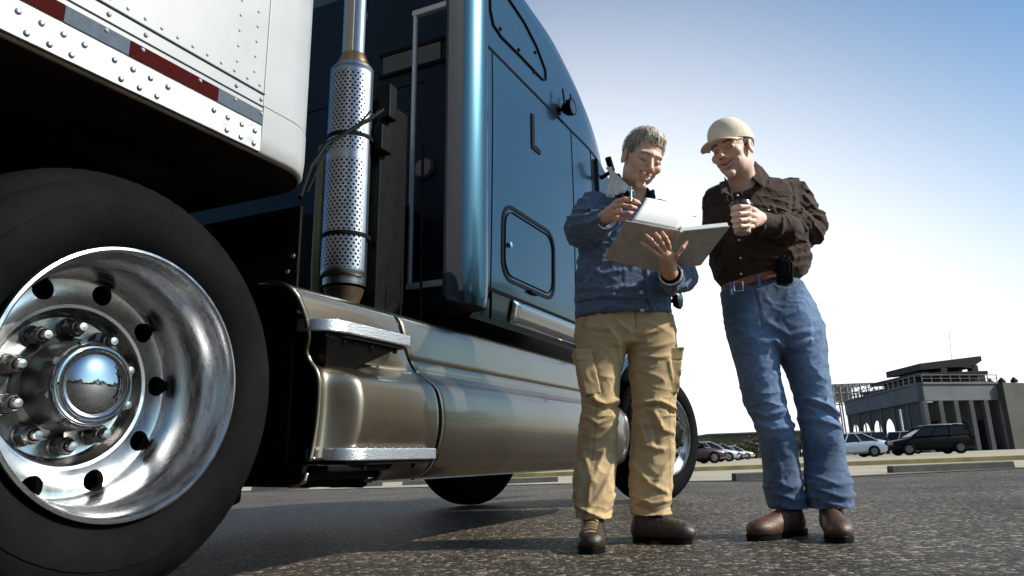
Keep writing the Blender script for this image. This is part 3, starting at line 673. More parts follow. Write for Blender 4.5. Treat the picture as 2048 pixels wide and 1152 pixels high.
for xc in (.236, .300):
    for k in range(40): g1.dome((xc, -.004, 1.43+k*.048), (0, 1, 0), .0042, .003, 10)
for k in range(6): g1.dome((.40+.0*k, -.008, 1.30-.03*k) if k < 1 else (.455, -.030, 1.30), (.3, .95, 0), .0045, .003, 8)
for k in range(20): g1.dome((.395, -.0065, 1.37+.05*k), (0, 1, 0), .003, .002, 8)
g1.build('rivet_rows', M['white'], trailer, smooth=True, angle=180)
g = Geo(); g.box((XL, -2.50, 1.205), (XR-.01, -.101, 1.215)); 

g.build('floor_sheet', M['underside'], trailer, bevel=.003)
# coupler plate with a rounded front and two pockets
pl = [(-5.9, -.004), (NX-.19, -.004)]+[(NX-.19+.17*math.sin(t), -.004-.17*(1-math.cos(t))) for t in np.linspace(.1, PI/2, 10)]+[(NX-.02, -2.45), (-5.9, -2.45)]
g = Geo(); g.prism(pl, 1.180, 1.1952, axis='z'); plate = g.build('coupler_plate', M['underside'], trailer, bevel=.006)
g = Geo(); g.box((-.02, -.42, 1.172), (.30, -.28, 1.1792)); g.box((-.55, -.42, 1.172), (-.22, -.28, 1.1792)); build_each(g, 'plate_pocket', M['black'], plate, bevel=.01)

# ------------------------------------------------------------------ the two men
def skin_mat(name):
    m = mat(name, (.5, .3, .22), .48, attr='Col', n=1, nscale=60, nlo=.93, nhi=1.07, bump=.12, bscale=260)
    b = m.node_tree.nodes['Principled BSDF']; b.inputs['Subsurface Weight'].default_value = .12; b.inputs['Subsurface Radius'].default_value = (.02, .008, .004); b.inputs['Subsurface Scale'].default_value = .35
    return m
M['skin'] = skin_mat('skin')
M['denim_dark'] = mat('dark_blue_denim', (.05, .085, .19), .85, attr='Col', n=1, nscale=70, nlo=.72, nhi=1.28, bump=.35, bscale=420, sheen=.15, spec=.12)
M['denim'] = mat('washed_blue_denim', (.1, .17, .33), .85, attr='Col', n=1, nscale=60, nlo=.80, nhi=1.2, bump=.35, bscale=420, sheen=.15, spec=.12)
M['khaki'] = mat('khaki_cotton', (.42, .28, .12), .85, attr='Col', n=1, nscale=25, nlo=.90, nhi=1.08, bump=.3, bscale=380, sheen=.1, spec=.12)
M['brownshirt'] = mat('brown_cotton_shirt', (.055, .033, .024), .8, attr='Col', n=1, nscale=40, nlo=.85, nhi=1.15, bump=.3, bscale=380, sheen=.1, spec=.12)
M['fleece'] = mat('cream_fleece', (.88, .85, .76), .95, n=1, nscale=70, nlo=.75, nhi=1.1, bump=.9, bscale=160, sheen=.3, spec=.12)
M['darkcloth'] = mat('dark_cloth', (.012, .014, .018), .85, spec=.12)
M['hair'] = mat('grey_brown_hair', (.2, .17, .12), .55, attr='Col', n=1, nscale=90, nlo=.45, nhi=1.5, stretch=(1, 1, .35), bump=.5, bscale=150)
M['hairstrand'] = mat('silver_hair_strand', (.40, .36, .28), .45, n=1, nscale=45, nlo=.30, nhi=1.5)
M['brownhair'] = mat('short_brown_hair', (.035, .022, .015), .6, n=1, nscale=120, nlo=.6, nhi=1.6)
M['capcloth'] = mat('beige_cap_cotton', (.74, .66, .52), .85, n=1, nscale=50, nlo=.92, nhi=1.05, bump=.25, bscale=400, spec=.12)
M['bootdark'] = mat('dark_brown_leather', (.035, .020, .013), .45, attr='Col', n=1, nscale=35, nlo=.6, nhi=1.4, bump=.25, bscale=120)
M['bootred'] = mat('red_brown_leather', (.10, .036, .018), .5, attr='Col', n=1, nscale=35, nlo=.65, nhi=1.35, bump=.25, bscale=120)
M['belt'] = mat('tan_leather_belt', (.26, .10, .035), .45, n=1, nscale=30, nlo=.7, nhi=1.2)
M['button'] = mat('metal_button', (.6, .58, .55), .3, metal=1)

def rows(px, Y, exp=None):     # (v, uL, uR, dY, half depth)
    out = []
    for (v, uL, uR, dY, rd) in px:
        a = U(uL, v, Y+dY); b = U(uR, v, Y+dY); c = (a+b)/2; out.append((c[2], c[0], Y+dY, abs(b[0]-a[0])/2, rd))
    return out
def near(p, c, r): return np.linalg.norm(p-np.array(c), axis=1) < r
def masked(p, c, r, fn, far):
    m = near(p, c, r+.06); d = np.full(len(p), 1.0); d[~m] = np.linalg.norm(p[~m]-np.array(c), axis=1)-r+.0
    if m.any(): d[m] = fn(p[m])
    return d
def folds(p, Y, fl, side=-1):
    d = np.zeros(len(p)); x, z = p[:, 0], p[:, 2]; front = smoothstep(.06, -.03, p[:, 1]-Y) if side else 1
    for (pts, wd, am) in fl:
        q = [U(u, v, Y)[[0, 2]] for u, v in pts]
        bx = np.array(q); m = (x > bx[:, 0].min()-4*wd) & (x < bx[:, 0].max()+4*wd) & (z > bx[:, 1].min()-4*wd) & (z < bx[:, 1].max()+4*wd)
        if not m.any(): continue
        e = poly_dist(x[m], z[m], q); d[m] -= am*np.exp(-(e/wd)**2)*(front[m] if side else 1)
    return d
def wrinkle(p, s, sc, warp=.6):     # ridged, stretched noise in 0..1
    q = p*np.array(sc); q = q+warp*np.stack([vnoise(q*.7+9, s+1), vnoise(q*.7+21, s+2), vnoise(q*.7+33, s+3)], 1)*2
    n = vnoise(q, s); a = np.abs(2*n-1); return .55*(1-a)**2+.50*np.exp(-a/.13)

def rotm(yaw, pitch, roll):     # head frame: x to the face's left-in-picture..., f = forward, built facing the camera (-Y)
    cy, sy = math.cos(yaw), math.sin(yaw); cp, sp = math.cos(pitch), math.sin(pitch); cr, sr = math.cos(roll), math.sin(roll)
    # columns: head x (picture right when facing camera), head f (forward), head z (up)
    B = np.array([[1, 0, 0], [0, -1, 0], [0, 0, 1.]])                       # x->+X, f->-Y, z->Z
    Rz = np.array([[cy, -sy, 0], [sy, cy, 0], [0, 0, 1]]); Rx = np.array([[1, 0, 0], [0, cp, -sp], [0, sp, cp]]); Ry = np.array([[cr, 0, sr], [0, 1, 0], [-sr, 0, cr]])
    return Ry@Rz@Rx@B          # world = R @ head
class Head:
    def __init__(s, c, R, k=1., smile=1., teeth=True, closed=True): s.c = np.array(c); s.R = R; s.k = k; s.smile = smile; s.teeth = teeth; s.closed = closed
    def loc(s, p): return (p-s.c)@s.R/s.k
    def world(s, q): return s.c+s.R@(np.array(q)*s.k)
    def sdf(s, p): return s.sdf_local(s.loc(p))*s.k
    def sdf_local(s, q):
        a = q.copy(); a[:, 0] = np.abs(q[:, 0])
        d = ell(q, (0, -.018, .040), (.0745, .096, .088))
        d = smin(d, ell(q, (0, .018, -.02), (.0585, .072, .085)), .02)
        d = smin(d, ell(a, (.026, .012, -.062), (.026, .050, .030)), .02)
        d = smin(d, ell(q, (0, .068, -.102), (.022, .021, .017)), .016)
        d = smin(d, cap(a, (.0, .083, .026), (.040, .070, .024), .012, .012), .012)
        d = smin(d, ell(a, (.043, .060, -.022), (.022, .022, .020)), .014)
        d = -smin(-d, ell(a, (.031, .104, .004), (.019, .021, .012)), .010)
        d = smin(d, ell(a, (.030, .0745, .003), (.0135, .0125, .0115)), .004)
        d = smin(d, cap(q, (0, .084, .012), (0, .110, -.026), .0075, .0095), .007)
        d = smin(d, ell(q, (0, .111, -.032), (.0115, .0125, .010)), .006)
        d = smin(d, ell(a, (.0135, .098, -.036), (.0075, .011, .0075)), .004)
        d = smin(d, cap(a, (.044, .060, -.052), (.020, .084, -.036), .006, .006), .008) if s.smile else d
        # lips: an open smile, corners pulled up and back
        cu = s.smile*.008
        up = [(0, .0925, -.0565), (.014, .0885, -.0555+cu*.2), (.027, .0765, -.056+cu)]
        lo = [(0, .0895, -.0760), (.014, .0855, -.0725+cu*.2), (.027, .0755, -.058+cu)]
        if s.teeth:
            d = -smin(-d, cap(a, (0, .096, -.0655), (.020, .0845, -.0595+cu*.5), .0058, .003), .003)
            d = smin(d, ell(q, (0, .072, -.0645), (.022, .0150, .0075)), .002)
        d = smin(d, chain(a, up, [.0042, .0040, .0022]), .004); d = smin(d, chain(a, lo, [.0050, .0045, .0022]), .004)
        # smile furrow beside the mouth, crow's feet
        d = d+.0030*np.exp(-(np.minimum(poly_dist(a[:, 0], a[:, 2], [(.021, -.034), (.034, -.050), (.036, -.068)]), 1)/.0032)**2)*(q[:, 1] > .03)
        d = d+.0012*np.exp(-(poly_dist(a[:, 0], a[:, 2], [(.046, .004), (.056, .010)])/.002)**2)*(q[:, 1] > .0)
        # ears
        e = ell(a, (.0775, -.008, -.004), (.0085, .0185, .0315)); e = -smin(-e, ell(a, (.086, -.004, -.002), (.007, .010, .018)), .004)
        d = smin(d, e, .006)
        return d
    def color(s, P, base, lip, brow, stub=None):
        q = s.loc(P); a = q.copy(); a[:, 0] = np.abs(q[:, 0]); C = np.tile(np.array(base, float), (len(P), 1)); on = (np.linalg.norm(q, axis=1) < .15)
        def mixin(mask, col): C[:] = C*(1-mask[:, None])+np.array(col)*mask[:, None]
        front = smoothstep(.02, .05, q[:, 1])*on; x, z = a[:, 0], q[:, 2]
        # ruddier cheeks and nose
        mixin(.35*front*np.exp(-(((x-.04)/.022)**2+((z+.028)/.02)**2)), (.55, .17, .12)); mixin(.3*front*np.exp(-((x/.012)**2+((z+.032)/.014)**2)), (.55, .19, .14))
        if stub: mixin(stub[0]*front*smoothstep(-.038, -.055, z)*smoothstep(-.125, -.11, z), stub[1])
        cu = s.smile*.008
        lip_d = np.minimum(poly_dist(x, z, [(0, -.0570), (.014, -.056+cu*.2), (.026, -.056+cu)]), poly_dist(x, z, [(0, -.0755), (.014, -.0725+cu*.2), (.026, -.058+cu)]))
        mixin(.8*front*smoothstep(.0055, .0028, lip_d), lip)
        if s.teeth:
            inm = smoothstep(.0052, .0035, poly_dist(x, z, [(0, -.0655), (.016, -.0615+cu*.35)])); mixin(front*inm, (.78, .75, .68))
            mixin(front*.8*np.exp(-(poly_dist(x, z, [(0, -.0705), (.013, -.068)])/.0012)**2), (.10, .03, .03)) 
            mixin(front*np.exp(-(np.hypot(x-.0265, z+.056-cu)/.003)**2), (.12, .03, .025))
        else: mixin(front*np.exp(-(poly_dist(x, z, [(0, -.0655), (.016, -.064+cu*.3), (.027, -.057+cu)])/.0016)**2), (.10, .03, .025))
        mixin(.85*front*smoothstep(.0058, .003, poly_dist(x, z, [(.014, .0225), (.030, .0270), (.044, .0215)])), brow)
        mixin(.9*front*np.exp(-(poly_dist(x, z, [(.019, -.0035), (.030, -.0065), (.042, -.002)] if s.closed else [(.019, .001), (.030, .0035), (.042, .001)])/.0024)**2), (.02, .010, .008))
        mixin(.35*front*smoothstep(.012, .006, np.hypot((x-.030)/1.3, z-.003)), (.35, .14, .10))
        mixin(front*np.exp(-(np.hypot(x-.0075, (z+.0415)*1.6)/.0032)**2)*(q[:, 1] > .09), (.06, .02, .02))
        return C
def hand(fingers, palm, rf=.0082):
    """fingers: list of joint lists (world), palm: list of (a, b, ra, rb)"""
    def f(p):
        d = None
        for a, b, ra, rb in palm: e = cap(p, a, b, ra, rb); d = e if d is None else smin(d, e, .014)
        for J in fingers:
            n = len(J); r = np.linspace(rf*1.12, rf*.86, n); e = chain(p, J, r, .003)
            for j in J[1:-1]: e = smin(e, np.linalg.norm(p-np.array(j), axis=1)-rf*1.06, .003)
            d = smin(d, e, .0045)
        return d
    return f

def boot(toe, heel, ang_w, m, parent, org, name='boot', sole=True, sc=1., lace=(.18, .11, .05)):
    """a leather boot from heel to toe on the ground"""
    toe = np.array(toe); heel = np.array(heel); d_ = toe-heel; L = np.linalg.norm(d_[:2]); ax = d_/L; sx = np.array([-ax[1], ax[0], 0])
    def loc(p): q = p-heel; return np.stack([q@ax, q@sx, q[:, 2]], 1)
    def f(p):
        q = loc(p); x = q[:, 0]
        d = ell(q, (L*.80, .004, .038), (.072*sc, .049*sc, .040*sc))
        d = smin(d, ell(q, (L*.52, 0, .045), (.10*sc, .041*sc, .045*sc)), .03)
        d = smin(d, ell(q, (L*.20, 0, .045), (.062*sc, .037*sc, .050*sc)), .03)
        d = smin(d, cap(q, (L*.20, 0, .06), (L*.18, 0, .145), .042*sc, .040*sc), .03)
        d = smin(d, cap(q, (L*.45, 0, .070), (L*.24, 0, .095), .026, .032), .02)
        d = d-.0016*wrinkle(q, 5, (40, 14, 30))*smoothstep(L*.75, L*.6, x)*smoothstep(L*.3, L*.4, x)
        d = np.maximum(d, .020-q[:, 2])
        for k in range(4):      # laces across the instep
            t = k/3; c = (L*(.60-.30*t), 0, .078+.052*t); e = cap(q, (c[0]-.006, -.022, c[2]-.006), (c[0]+.004, .022, c[2]-.006), .0035, .0035); d = smin(d, e, .002)
        return d
    def fs(p):
        q = loc(p); x = q[:, 0]; wv = .036+.012*np.exp(-((x-L*.80)/.06)**2)-.004*np.exp(-((x-L*.45)/.05)**2)
        u = np.clip((x-L*.5)/(L*.5+.012), -1, 1); wv = wv*np.sqrt(np.clip(1-np.abs(u)**5, 0, 1))+.001
        e = np.maximum(np.abs(q[:, 1])-wv*sc, np.abs(x-L*.5)-(L*.5+.010)); e = np.maximum(e, np.abs(q[:, 2]-.0125)-.0125)
        e = np.maximum(e, -(np.maximum(np.abs(x-L*.38)-.035, q[:, 2]-.008)))
        return e-.001
    mid = (toe+heel)/2; lo = mid-np.array([.22, .22, 0]); lo[2] = -.01; hi = mid+np.array([.22, .22, 0]); hi[2] = .21
    def col(P):
        q = loc(P); C = np.tile(np.array(ang_w, float), (len(P), 1)); k = (np.abs(q[:, 1]) < .024) & (q[:, 2] > .07) & (q[:, 0] > L*.25) & ((((q[:, 0]*1.0/(L*.30/3)) % 1) < .3)); C[k] = lace; return C
    o = net_obj(name, f, lo, hi, .003, m, parent, org, col); net_obj('sole', fs, lo, hi, .003, M['black'], o, (0, 0, 0) if False else org, None, 0)
    return o

# ================= the older man in the denim jacket
Y1 = 2.99
P1 = tuple(U(1262, 1082, Y1)); P1 = (P1[0], Y1, 0.)
H1 = Head(U(1284, 321, Y1-.10), rotm(math.radians(20), math.radians(21), math.radians(13)), 1.03)
# hands (pixel, depth offset)
def J(Y, *q): return [U(u, v, Y+dy) for u, v, dy in q]
hA_f = [J(Y1, (1234, 403, -.33), (1250, 398, -.37), (1268, 402, -.375), (1279, 407, -.36)),
        J(Y1, (1230, 414, -.34), (1246, 411, -.385), (1262, 413, -.39), (1272, 416, -.37)),
        J(Y1, (1229, 426, -.34), (1243, 425, -.385), (1258, 426, -.385), (1268, 427, -.37)),
        J(Y1, (1229, 437, -.33), (1241, 438, -.37), (1253, 438, -.37), (1262, 436, -.36)),
        J(Y1, (1226, 412, -.30), (1243, 400, -.33), (1260, 398, -.345), (1276, 403, -.35))]
hA_p = [(U(1216, 432, Y1-.26), U(1234, 408, Y1-.32), .024, .018), (U(1216, 434, Y1-.26), U(1232, 432, Y1-.33), .025, .018), (U(1218, 430, Y1-.27), U(1232, 419, Y1-.32), .026, .022)]
hB_f = [J(Y1, (1322, 516, -.40), (1306, 503, -.425), (1293, 493, -.43), (1282, 486, -.425)),
        J(Y1, (1327, 509, -.405), (1313, 492, -.435), (1302, 480, -.44), (1292, 471, -.43)),
        J(Y1, (1333, 505, -.405), (1324, 487, -.435), (1317, 475, -.44), (1311, 467, -.43)),
        J(Y1, (1340, 503, -.40), (1336, 486, -.43), (1331, 475, -.44), (1324, 465, -.43)),
        J(Y1, (1344, 525, -.38), (1354, 510, -.41), (1365, 496, -.42), (1374, 483, -.415))]
hB_p = [(U(1338, 545, Y1-.33), U(1326, 517, Y1-.395), .025, .019), (U(1340, 545, Y1-.33), U(1333, 512, Y1-.40), .025, .020), (U(1341, 545, Y1-.33), U(1341, 512, Y1-.395), .024, .017)]
HA, HB = hand(hA_f, hA_p), hand(hB_f, hB_p)
shL, elL, wrL = U(1186, 424, Y1+.02), U(1163, 474, Y1-.09), U(1214, 435, Y1-.25)
shR, elR, wrR = U(1328, 436, Y1+.04), U(1362, 553, Y1-.12), U(1340, 547, Y1-.32)
def body1(p):
    d = masked(p, H1.c, .19, lambda q: H1.sdf(q), 1)
    d = smin(d, cap(p, H1.world((0, -.035, -.045)), U(1262, 420, Y1+.03), .050, .060), .025)
    d = smin(d, cap(p, U(1215, 440, Y1+.03), U(1310, 440, Y1+.03), .07, .07), .05)
    d = smin(d, cap(p, U(1258, 450, Y1+.02), U(1250, 640, Y1+.03), .10, .10), .05)
    for a, b, c in ((shL, elL, wrL), (shR, elR, wrR)): d = smin(d, chain(p, [a, b, c], [.038, .027, .025], .02), .01)
    for (hx, kx, ax_) in ((1215, 1205, 1190), (1295, 1305, 1305)): d = smin(d, chain(p, [U(hx, 660, Y1+.02), U(kx, 850, Y1), U(ax_, 1040, Y1+.0)], [.07, .048, .036], .02), .02)
    d = np.minimum(d, masked(p, hA_p[0][1], .13, HA, 1)) if False else smin(d, masked(p, hA_p[0][1], .13, HA, 1), .006)
    d = smin(d, masked(p, hB_p[0][1], .15, HB, 1), .006)
    return d
def skincol1(P):
    C = H1.color(P, (.70, .42, .30), (.58, .24, .20), (.24, .17, .12), (.12, (.30, .20, .16)))
    h = (np.linalg.norm(P-hA_p[0][1], axis=1) < .16) | (np.linalg.norm(P-hB_p[0][1], axis=1) < .16); C[h] = (.62, .345, .23)
    for J_ in hA_f+hB_f:
        n_ = np.linalg.norm(P-J_[-1], axis=1) < .0095; C[n_] = (.52, .30, .22)
        for j in J_[:-1]: C[np.linalg.norm(P-j, axis=1) < .0105] *= np.array([.98, .88, .84])
    return C
lo1 = np.array([P1[0]-.34, Y1-.55, .06]); hi1 = np.array([P1[0]+.42, Y1+.2, 1.78])
man1 = net_obj('person', body1, lo1, hi1, .0026, M['skin'], None, P1, skincol1)
tag(man1, 'grey-haired smiling man in denim jacket and khaki cargo pants, holding the open binder', 'person')

def hair1(p):
    q = H1.loc(p); d = ell(q, (0, -.022, .044), (.0785, .101, .0905))
    d = smin(d, ell(q, (.012, .022, .100), (.046, .048, .024)), .03)
    t = np.stack([q[:, 0], q[:, 1]*.5, q[:, 2]*.8], 1)
    d = d-.0045*wrinkle(q, 3, (70, 22, 30), .8)-.002*vnoise(t*150, 7)+.002
    a = np.abs(q[:, 0]); line = .066+.010*smoothstep(.0, .03, a)*(q[:, 0] < 0)-.045*smoothstep(.042, .066, a)
    # hairline: keep hair above the brow, in front of the ear down to the sideburn, and behind
    front = np.minimum(q[:, 1]-.040, line-q[:, 2]); d = np.maximum(d, front+.004*(vnoise(q*90, 2)-.5)*2)
    d = np.maximum(d, np.minimum(q[:, 1]-.004, -.020-q[:, 2]+.0)); d = np.maximum(d, -.068-q[:, 2])
    d = np.maximum(d, -(ell(np.stack([a, q[:, 1], q[:, 2]], 1), (.080, -.006, -.006), (.016, .020, .034))))
    return d*H1.k
def haircol(P):
    q = H1.loc(P); n_ = vnoise(np.stack([q[:, 0]*160, q[:, 1]*30, q[:, 2]*50], 1), 4)[:, None]; top = smoothstep(.03, .11, q[:, 2]+q[:, 1]*.4)[:, None]
    return np.array([.11, .09, .065])*(1-n_)+np.array([.42, .37, .27])*n_*(.55+.8*top)
hair_o = net_obj('hair', hair1, H1.c-.16, H1.c+.17, .0028, M['hair'], man1, P1, haircol, 0)

rs = np.random.RandomState(3); g = Geo(); cnt = 0
cand = []
while cnt < 1500:
    d_ = rs.normal(size=3); d_ /= np.linalg.norm(d_)
    q0 = np.array([0, -.022, .048])+d_*np.array([.078, .101, .091])
    if q0[2] < (.012 if q0[1] < .02 else .075-.03*(abs(q0[0]) > .05)) and not (q0[1] < 0 and q0[2] > -.05 and abs(q0[0]) < .05): continue
    cnt += 1; tn = np.array([.25*np.sign(q0[0]+.02)+.25*rs.randn()*.6, .9 if q0[2] > .06 else .1, -.2 if q0[2] > .09 else -.9]); nr = d_
    tn -= nr*(tn@nr); tn /= np.linalg.norm(tn)+1e-9; sd_ = np.cross(tn, nr); Ls = rs.uniform(.012, .028); wd = rs.uniform(.0006, .0013); P_ = []
    for k in range(4):
        t = k/3; c_ = q0+tn*Ls*t+nr*(.0015+.0055*math.sin(PI*min(1, t*.8))*rs.uniform(.6, 1.2)-.004*t*t)+sd_*.003*math.sin(t*3+cnt); P_ += [H1.world(c_-sd_*wd*(1-.8*t)), H1.world(c_+sd_*wd*(1-.8*t))]
    g.add(P_, [(2*k, 2*k+1, 2*k+3, 2*k+2) for k in range(3)])
hs = g.build('hair_strands', M['hairstrand'], hair_o, smooth=True, org=P1)

def stitch(P, Yp, lines, wd=.0032):
    m = np.zeros(len(P))
    for L_ in lines: m = np.maximum(m, np.exp(-(poly_dist(P[:, 0], P[:, 2], [U(u, v, Yp)[[0, 2]] for u, v in L_])/wd)**2))
    return (m*smoothstep(.02, -.03, P[:, 1]-Yp))[:, None]
tr = rows([(628, 1156, 1342, 0, .105), (665, 1155, 1347, 0, .115), (700, 1154, 1352, 0, .115)], Y1)
legL = loft(rows([(640, 1156, 1262, 0, .10), (672, 1155, 1261, 0, .105), (720, 1154, 1249, 0, .098), (753, 1154, 1242, -.005, .092), (812, 1164, 1236, -.015, .082), (850, 1159, 1235, -.01, .078), (916, 1151, 1233, 0, .080), (961, 1147, 1230, -.04, .082), (1006, 1148, 1226, -.06, .085), (1040, 1152, 1221, -.08, .085), (1062, 1154, 1217, -.085, .083)], Y1))
legR = loft(rows([(640, 1255, 1342, 0, .10), (672, 1254, 1349, 0, .105), (717, 1256, 1355, 0, .10), (771, 1262, 1355, -.01, .09), (817, 1266, 1349, -.02, .084), (871, 1262, 1350, -.01, .08), (925, 1259, 1347, 0, .082), (984, 1259, 1343, 0, .088), (1022, 1262, 1341, .0, .09), (1046, 1266, 1340, .0, .09)], Y1))
hip1 = loft(rows([(600, 1162, 1334, 0, .095), (640, 1158, 1338, 0, .102), (668, 1155, 1346, 0, .112), (690, 1165, 1340, 0, .10)], Y1))
F1 = [([(1178, 800), (1205, 812), (1234, 803)], .010, .011), ([(1180, 812), (1206, 824), (1233, 815)], .007, -.008), ([(1166, 835), (1190, 850), (1222, 838)], .009, .008),
      ([(1160, 730), (1180, 770), (1186, 810)], .010, .008), ([(1190, 690), (1182, 730), (1196, 790)], .008, -.006), ([(1205, 660), (1230, 690), (1238, 730)], .010, .007),
      ([(1165, 655), (1195, 668), (1230, 664)], .009, .006), ([(1225, 650), (1250, 672)], .008, .007), ([(1285, 668), (1262, 676)], .007, .007), ([(1335, 652), (1305, 672), (1270, 680)], .009, .007), ([(1340, 690), (1305, 702), (1265, 705)], .009, .006), ([(1330, 718), (1300, 722), (1270, 716)], .008, .006),
      ([(1282, 808), (1310, 806), (1342, 818)], .008, .012), ([(1282, 816), (1310, 816), (1340, 828)], .007, -.010), ([(1300, 830), (1318, 862), (1342, 868)], .010, .010), ([(1288, 830), (1300, 860), (1306, 890)], .010, -.008), ([(1272, 850), (1284, 892), (1318, 900)], .010, .008),
      ([(1232, 870), (1205, 900), (1180, 960)], .011, .007), ([(1160, 900), (1175, 940), (1170, 1000)], .010, .006), ([(1222, 930), (1195, 985), (1168, 1015)], .010, .008), ([(1230, 985), (1200, 1010), (1165, 1035)], .008, .007), ([(1225, 1010), (1195, 1030), (1160, 1048)], .007, -.006), ([(1152, 1010), (1175, 1022), (1215, 1035)], .008, .007),
      ([(1262, 930), (1290, 965), (1330, 985)], .010, .008), ([(1345, 900), (1320, 940), (1290, 990)], .010, .005), ([(1262, 990), (1295, 1005), (1335, 998)], .009, .008), ([(1268, 1010), (1300, 1022), (1338, 1012)], .007, -.006), ([(1265, 1025), (1300, 1036), (1340, 1028)], .007, .006), ([(1330, 730), (1344, 790), (1346, 850)], .009, .005)]
def pants1(p):
    d = smin(smin(legL(p), legR(p), .012), hip1(p), .03)
    d = d+folds(p, Y1, F1); m = np.abs(d) < .03
    if m.any():
        q = p[m]; z = q[:, 2]; amp = .0035+.004*np.exp(-((z-.50)/.10)**2)+.006*np.exp(-((z-.15)/.09)**2)+.002*np.exp(-((z-.85)/.08)**2)
        d[m] -= amp*(wrinkle(q, 11, (9, 9, 19), .9)-.35)+.0035*(wrinkle(q, 12, (22, 22, 34))-.3)
    # fly seam, side pockets
    d = d+folds(p, Y1, [([(1262, 632), (1263, 668)], .003, -.003), ([(1170, 634), (1160, 662)], .003, -.0035), ([(1330, 634), (1340, 660)], .003, -.0035), ([(1148, 1040), (1222, 1047)], .0028, -.0025), ([(1262, 1028), (1342, 1020)], .0028, -.0025)])
    return d
kl = [[(1263, 632), (1263, 668)], [(1172, 632), (1160, 665)], [(1328, 634), (1343, 664)], [(1150, 1046), (1220, 1052)], [(1264, 1034), (1340, 1026)], [(1190, 800), (1184, 900), (1160, 1040)], [(1330, 800), (1336, 1020)]]
def kcol(P):
    C = np.tile(np.array([.50, .36, .195]), (len(P), 1)); n_ = vnoise(P*np.array([9, 9, 5]), 3); C *= (.90+.2*n_)[:, None]; k = stitch(P, Y1, kl, .003)*.7; return C*(1-k)+k*np.array([.26, .16, .065])
trousers1 = net_obj('cargo_trousers', pants1, [lo1[0], Y1-.2, .10], [hi1[0], Y1+.2, 1.05], .004, M['khaki'], man1, P1, kcol)
def pocket(c0, c1, c2, c3, Yp, dy):
    a = [U(u, v, Yp+dy) for u, v in (c0, c1, c2, c3)]
    return a
def pouch(corners, Yp, dy, dpt):
    A = [U(u, v, Yp+dy) for u, v in corners]; cen = sum(A)/4; ux = (A[1]-A[0]); uz = (A[0]-A[3]); w_, h_ = np.linalg.norm(ux)/2, np.linalg.norm(uz)/2; ux = ux/np.linalg.norm(ux); uz = uz/np.linalg.norm(uz)
    def f(p):
        q = p-cen; x, z, y = q@ux, q@uz, q[:, 1]
        d = np.maximum(np.maximum(np.abs(x)-w_, np.abs(z)-h_), np.abs(y)-dpt)-.004
        d = d-.004*(wrinkle(q, 31, (20, 20, 18))-.3); fl = np.abs(z-h_*.45) < .003; d = d+np.where(fl, .003, 0); return d
    return f, cen
for k, (cor, dy, dp) in enumerate(((((1157, 706), (1184, 700), (1189, 790), (1161, 792)), -.03, .066), (((1330, 702), (1353, 706), (1353, 782), (1332, 788)), -.02, .060))):
    f, c = pouch(cor, Y1, dy, dp)
    net_obj('cargo_pocket', f, c-.13, c+.13, .004, M['khaki'], trousers1, P1, kcol)
b1 = boot(U(1180, 1104, 2.66)*[1, 1, 0], U(1190, 1075, 2.945)*[1, 1, 0], (.030, .018, .012), M['bootdark'], man1, P1, lace=(.35, .22, .10))
b2 = boot(U(1376, 1070, 2.86)*[1, 1, 0], U(1272, 1070, 2.99)*[1, 1, 0], (.034, .020, .013), M['bootdark'], man1, P1, lace=(.10, .06, .03))

tor1 = loft(rows([(408, 1218, 1312, .03, .07), (420, 1188, 1336, .02, .09), (440, 1170, 1346, .01, .105), (480, 1160, 1350, 0, .12), (520, 1155, 1348, 0, .125), (570, 1152, 1344, 0, .128), (605, 1151, 1342, 0, .127), (633, 1151, 1341, 0, .126)], Y1), 2.3)
FJ = [([(1165, 545), (1200, 560), (1240, 556)], .012, .006), ([(1160, 580), (1200, 592), (1260, 588)], .012, .006), ([(1158, 610), (1336, 616)], .0045, -.006), ([(1158, 601), (1240, 606)], .010, .005),
      ([(1283, 545), (1286, 590), (1297, 630)], .005, .007), ([(1278, 545), (1281, 592), (1290, 630)], .003, -.006), ([(1186, 400), (1180, 440), (1190, 480)], .008, -.006), ([(1205, 520), (1190, 550), (1170, 575)], .012, .006), ([(1325, 560), (1310, 590), (1325, 615)], .012, .006), ([(1232, 520), (1236, 570), (1240, 606)], .003, -.003)]
FS = [([(1140, 420), (1165, 440), (1200, 440)], .010, .010), ([(1132, 445), (1165, 462), (1205, 455)], .010, .010), ([(1135, 470), (1170, 480), (1205, 470)], .009, .009), ([(1150, 390), (1170, 415), (1172, 440)], .010, .008), ([(1160, 385), (1188, 410)], .008, -.005),
      ([(1378, 535), (1365, 555), (1372, 575)], .008, .008), ([(1362, 532), (1350, 560), (1356, 582)], .008, -.007)]
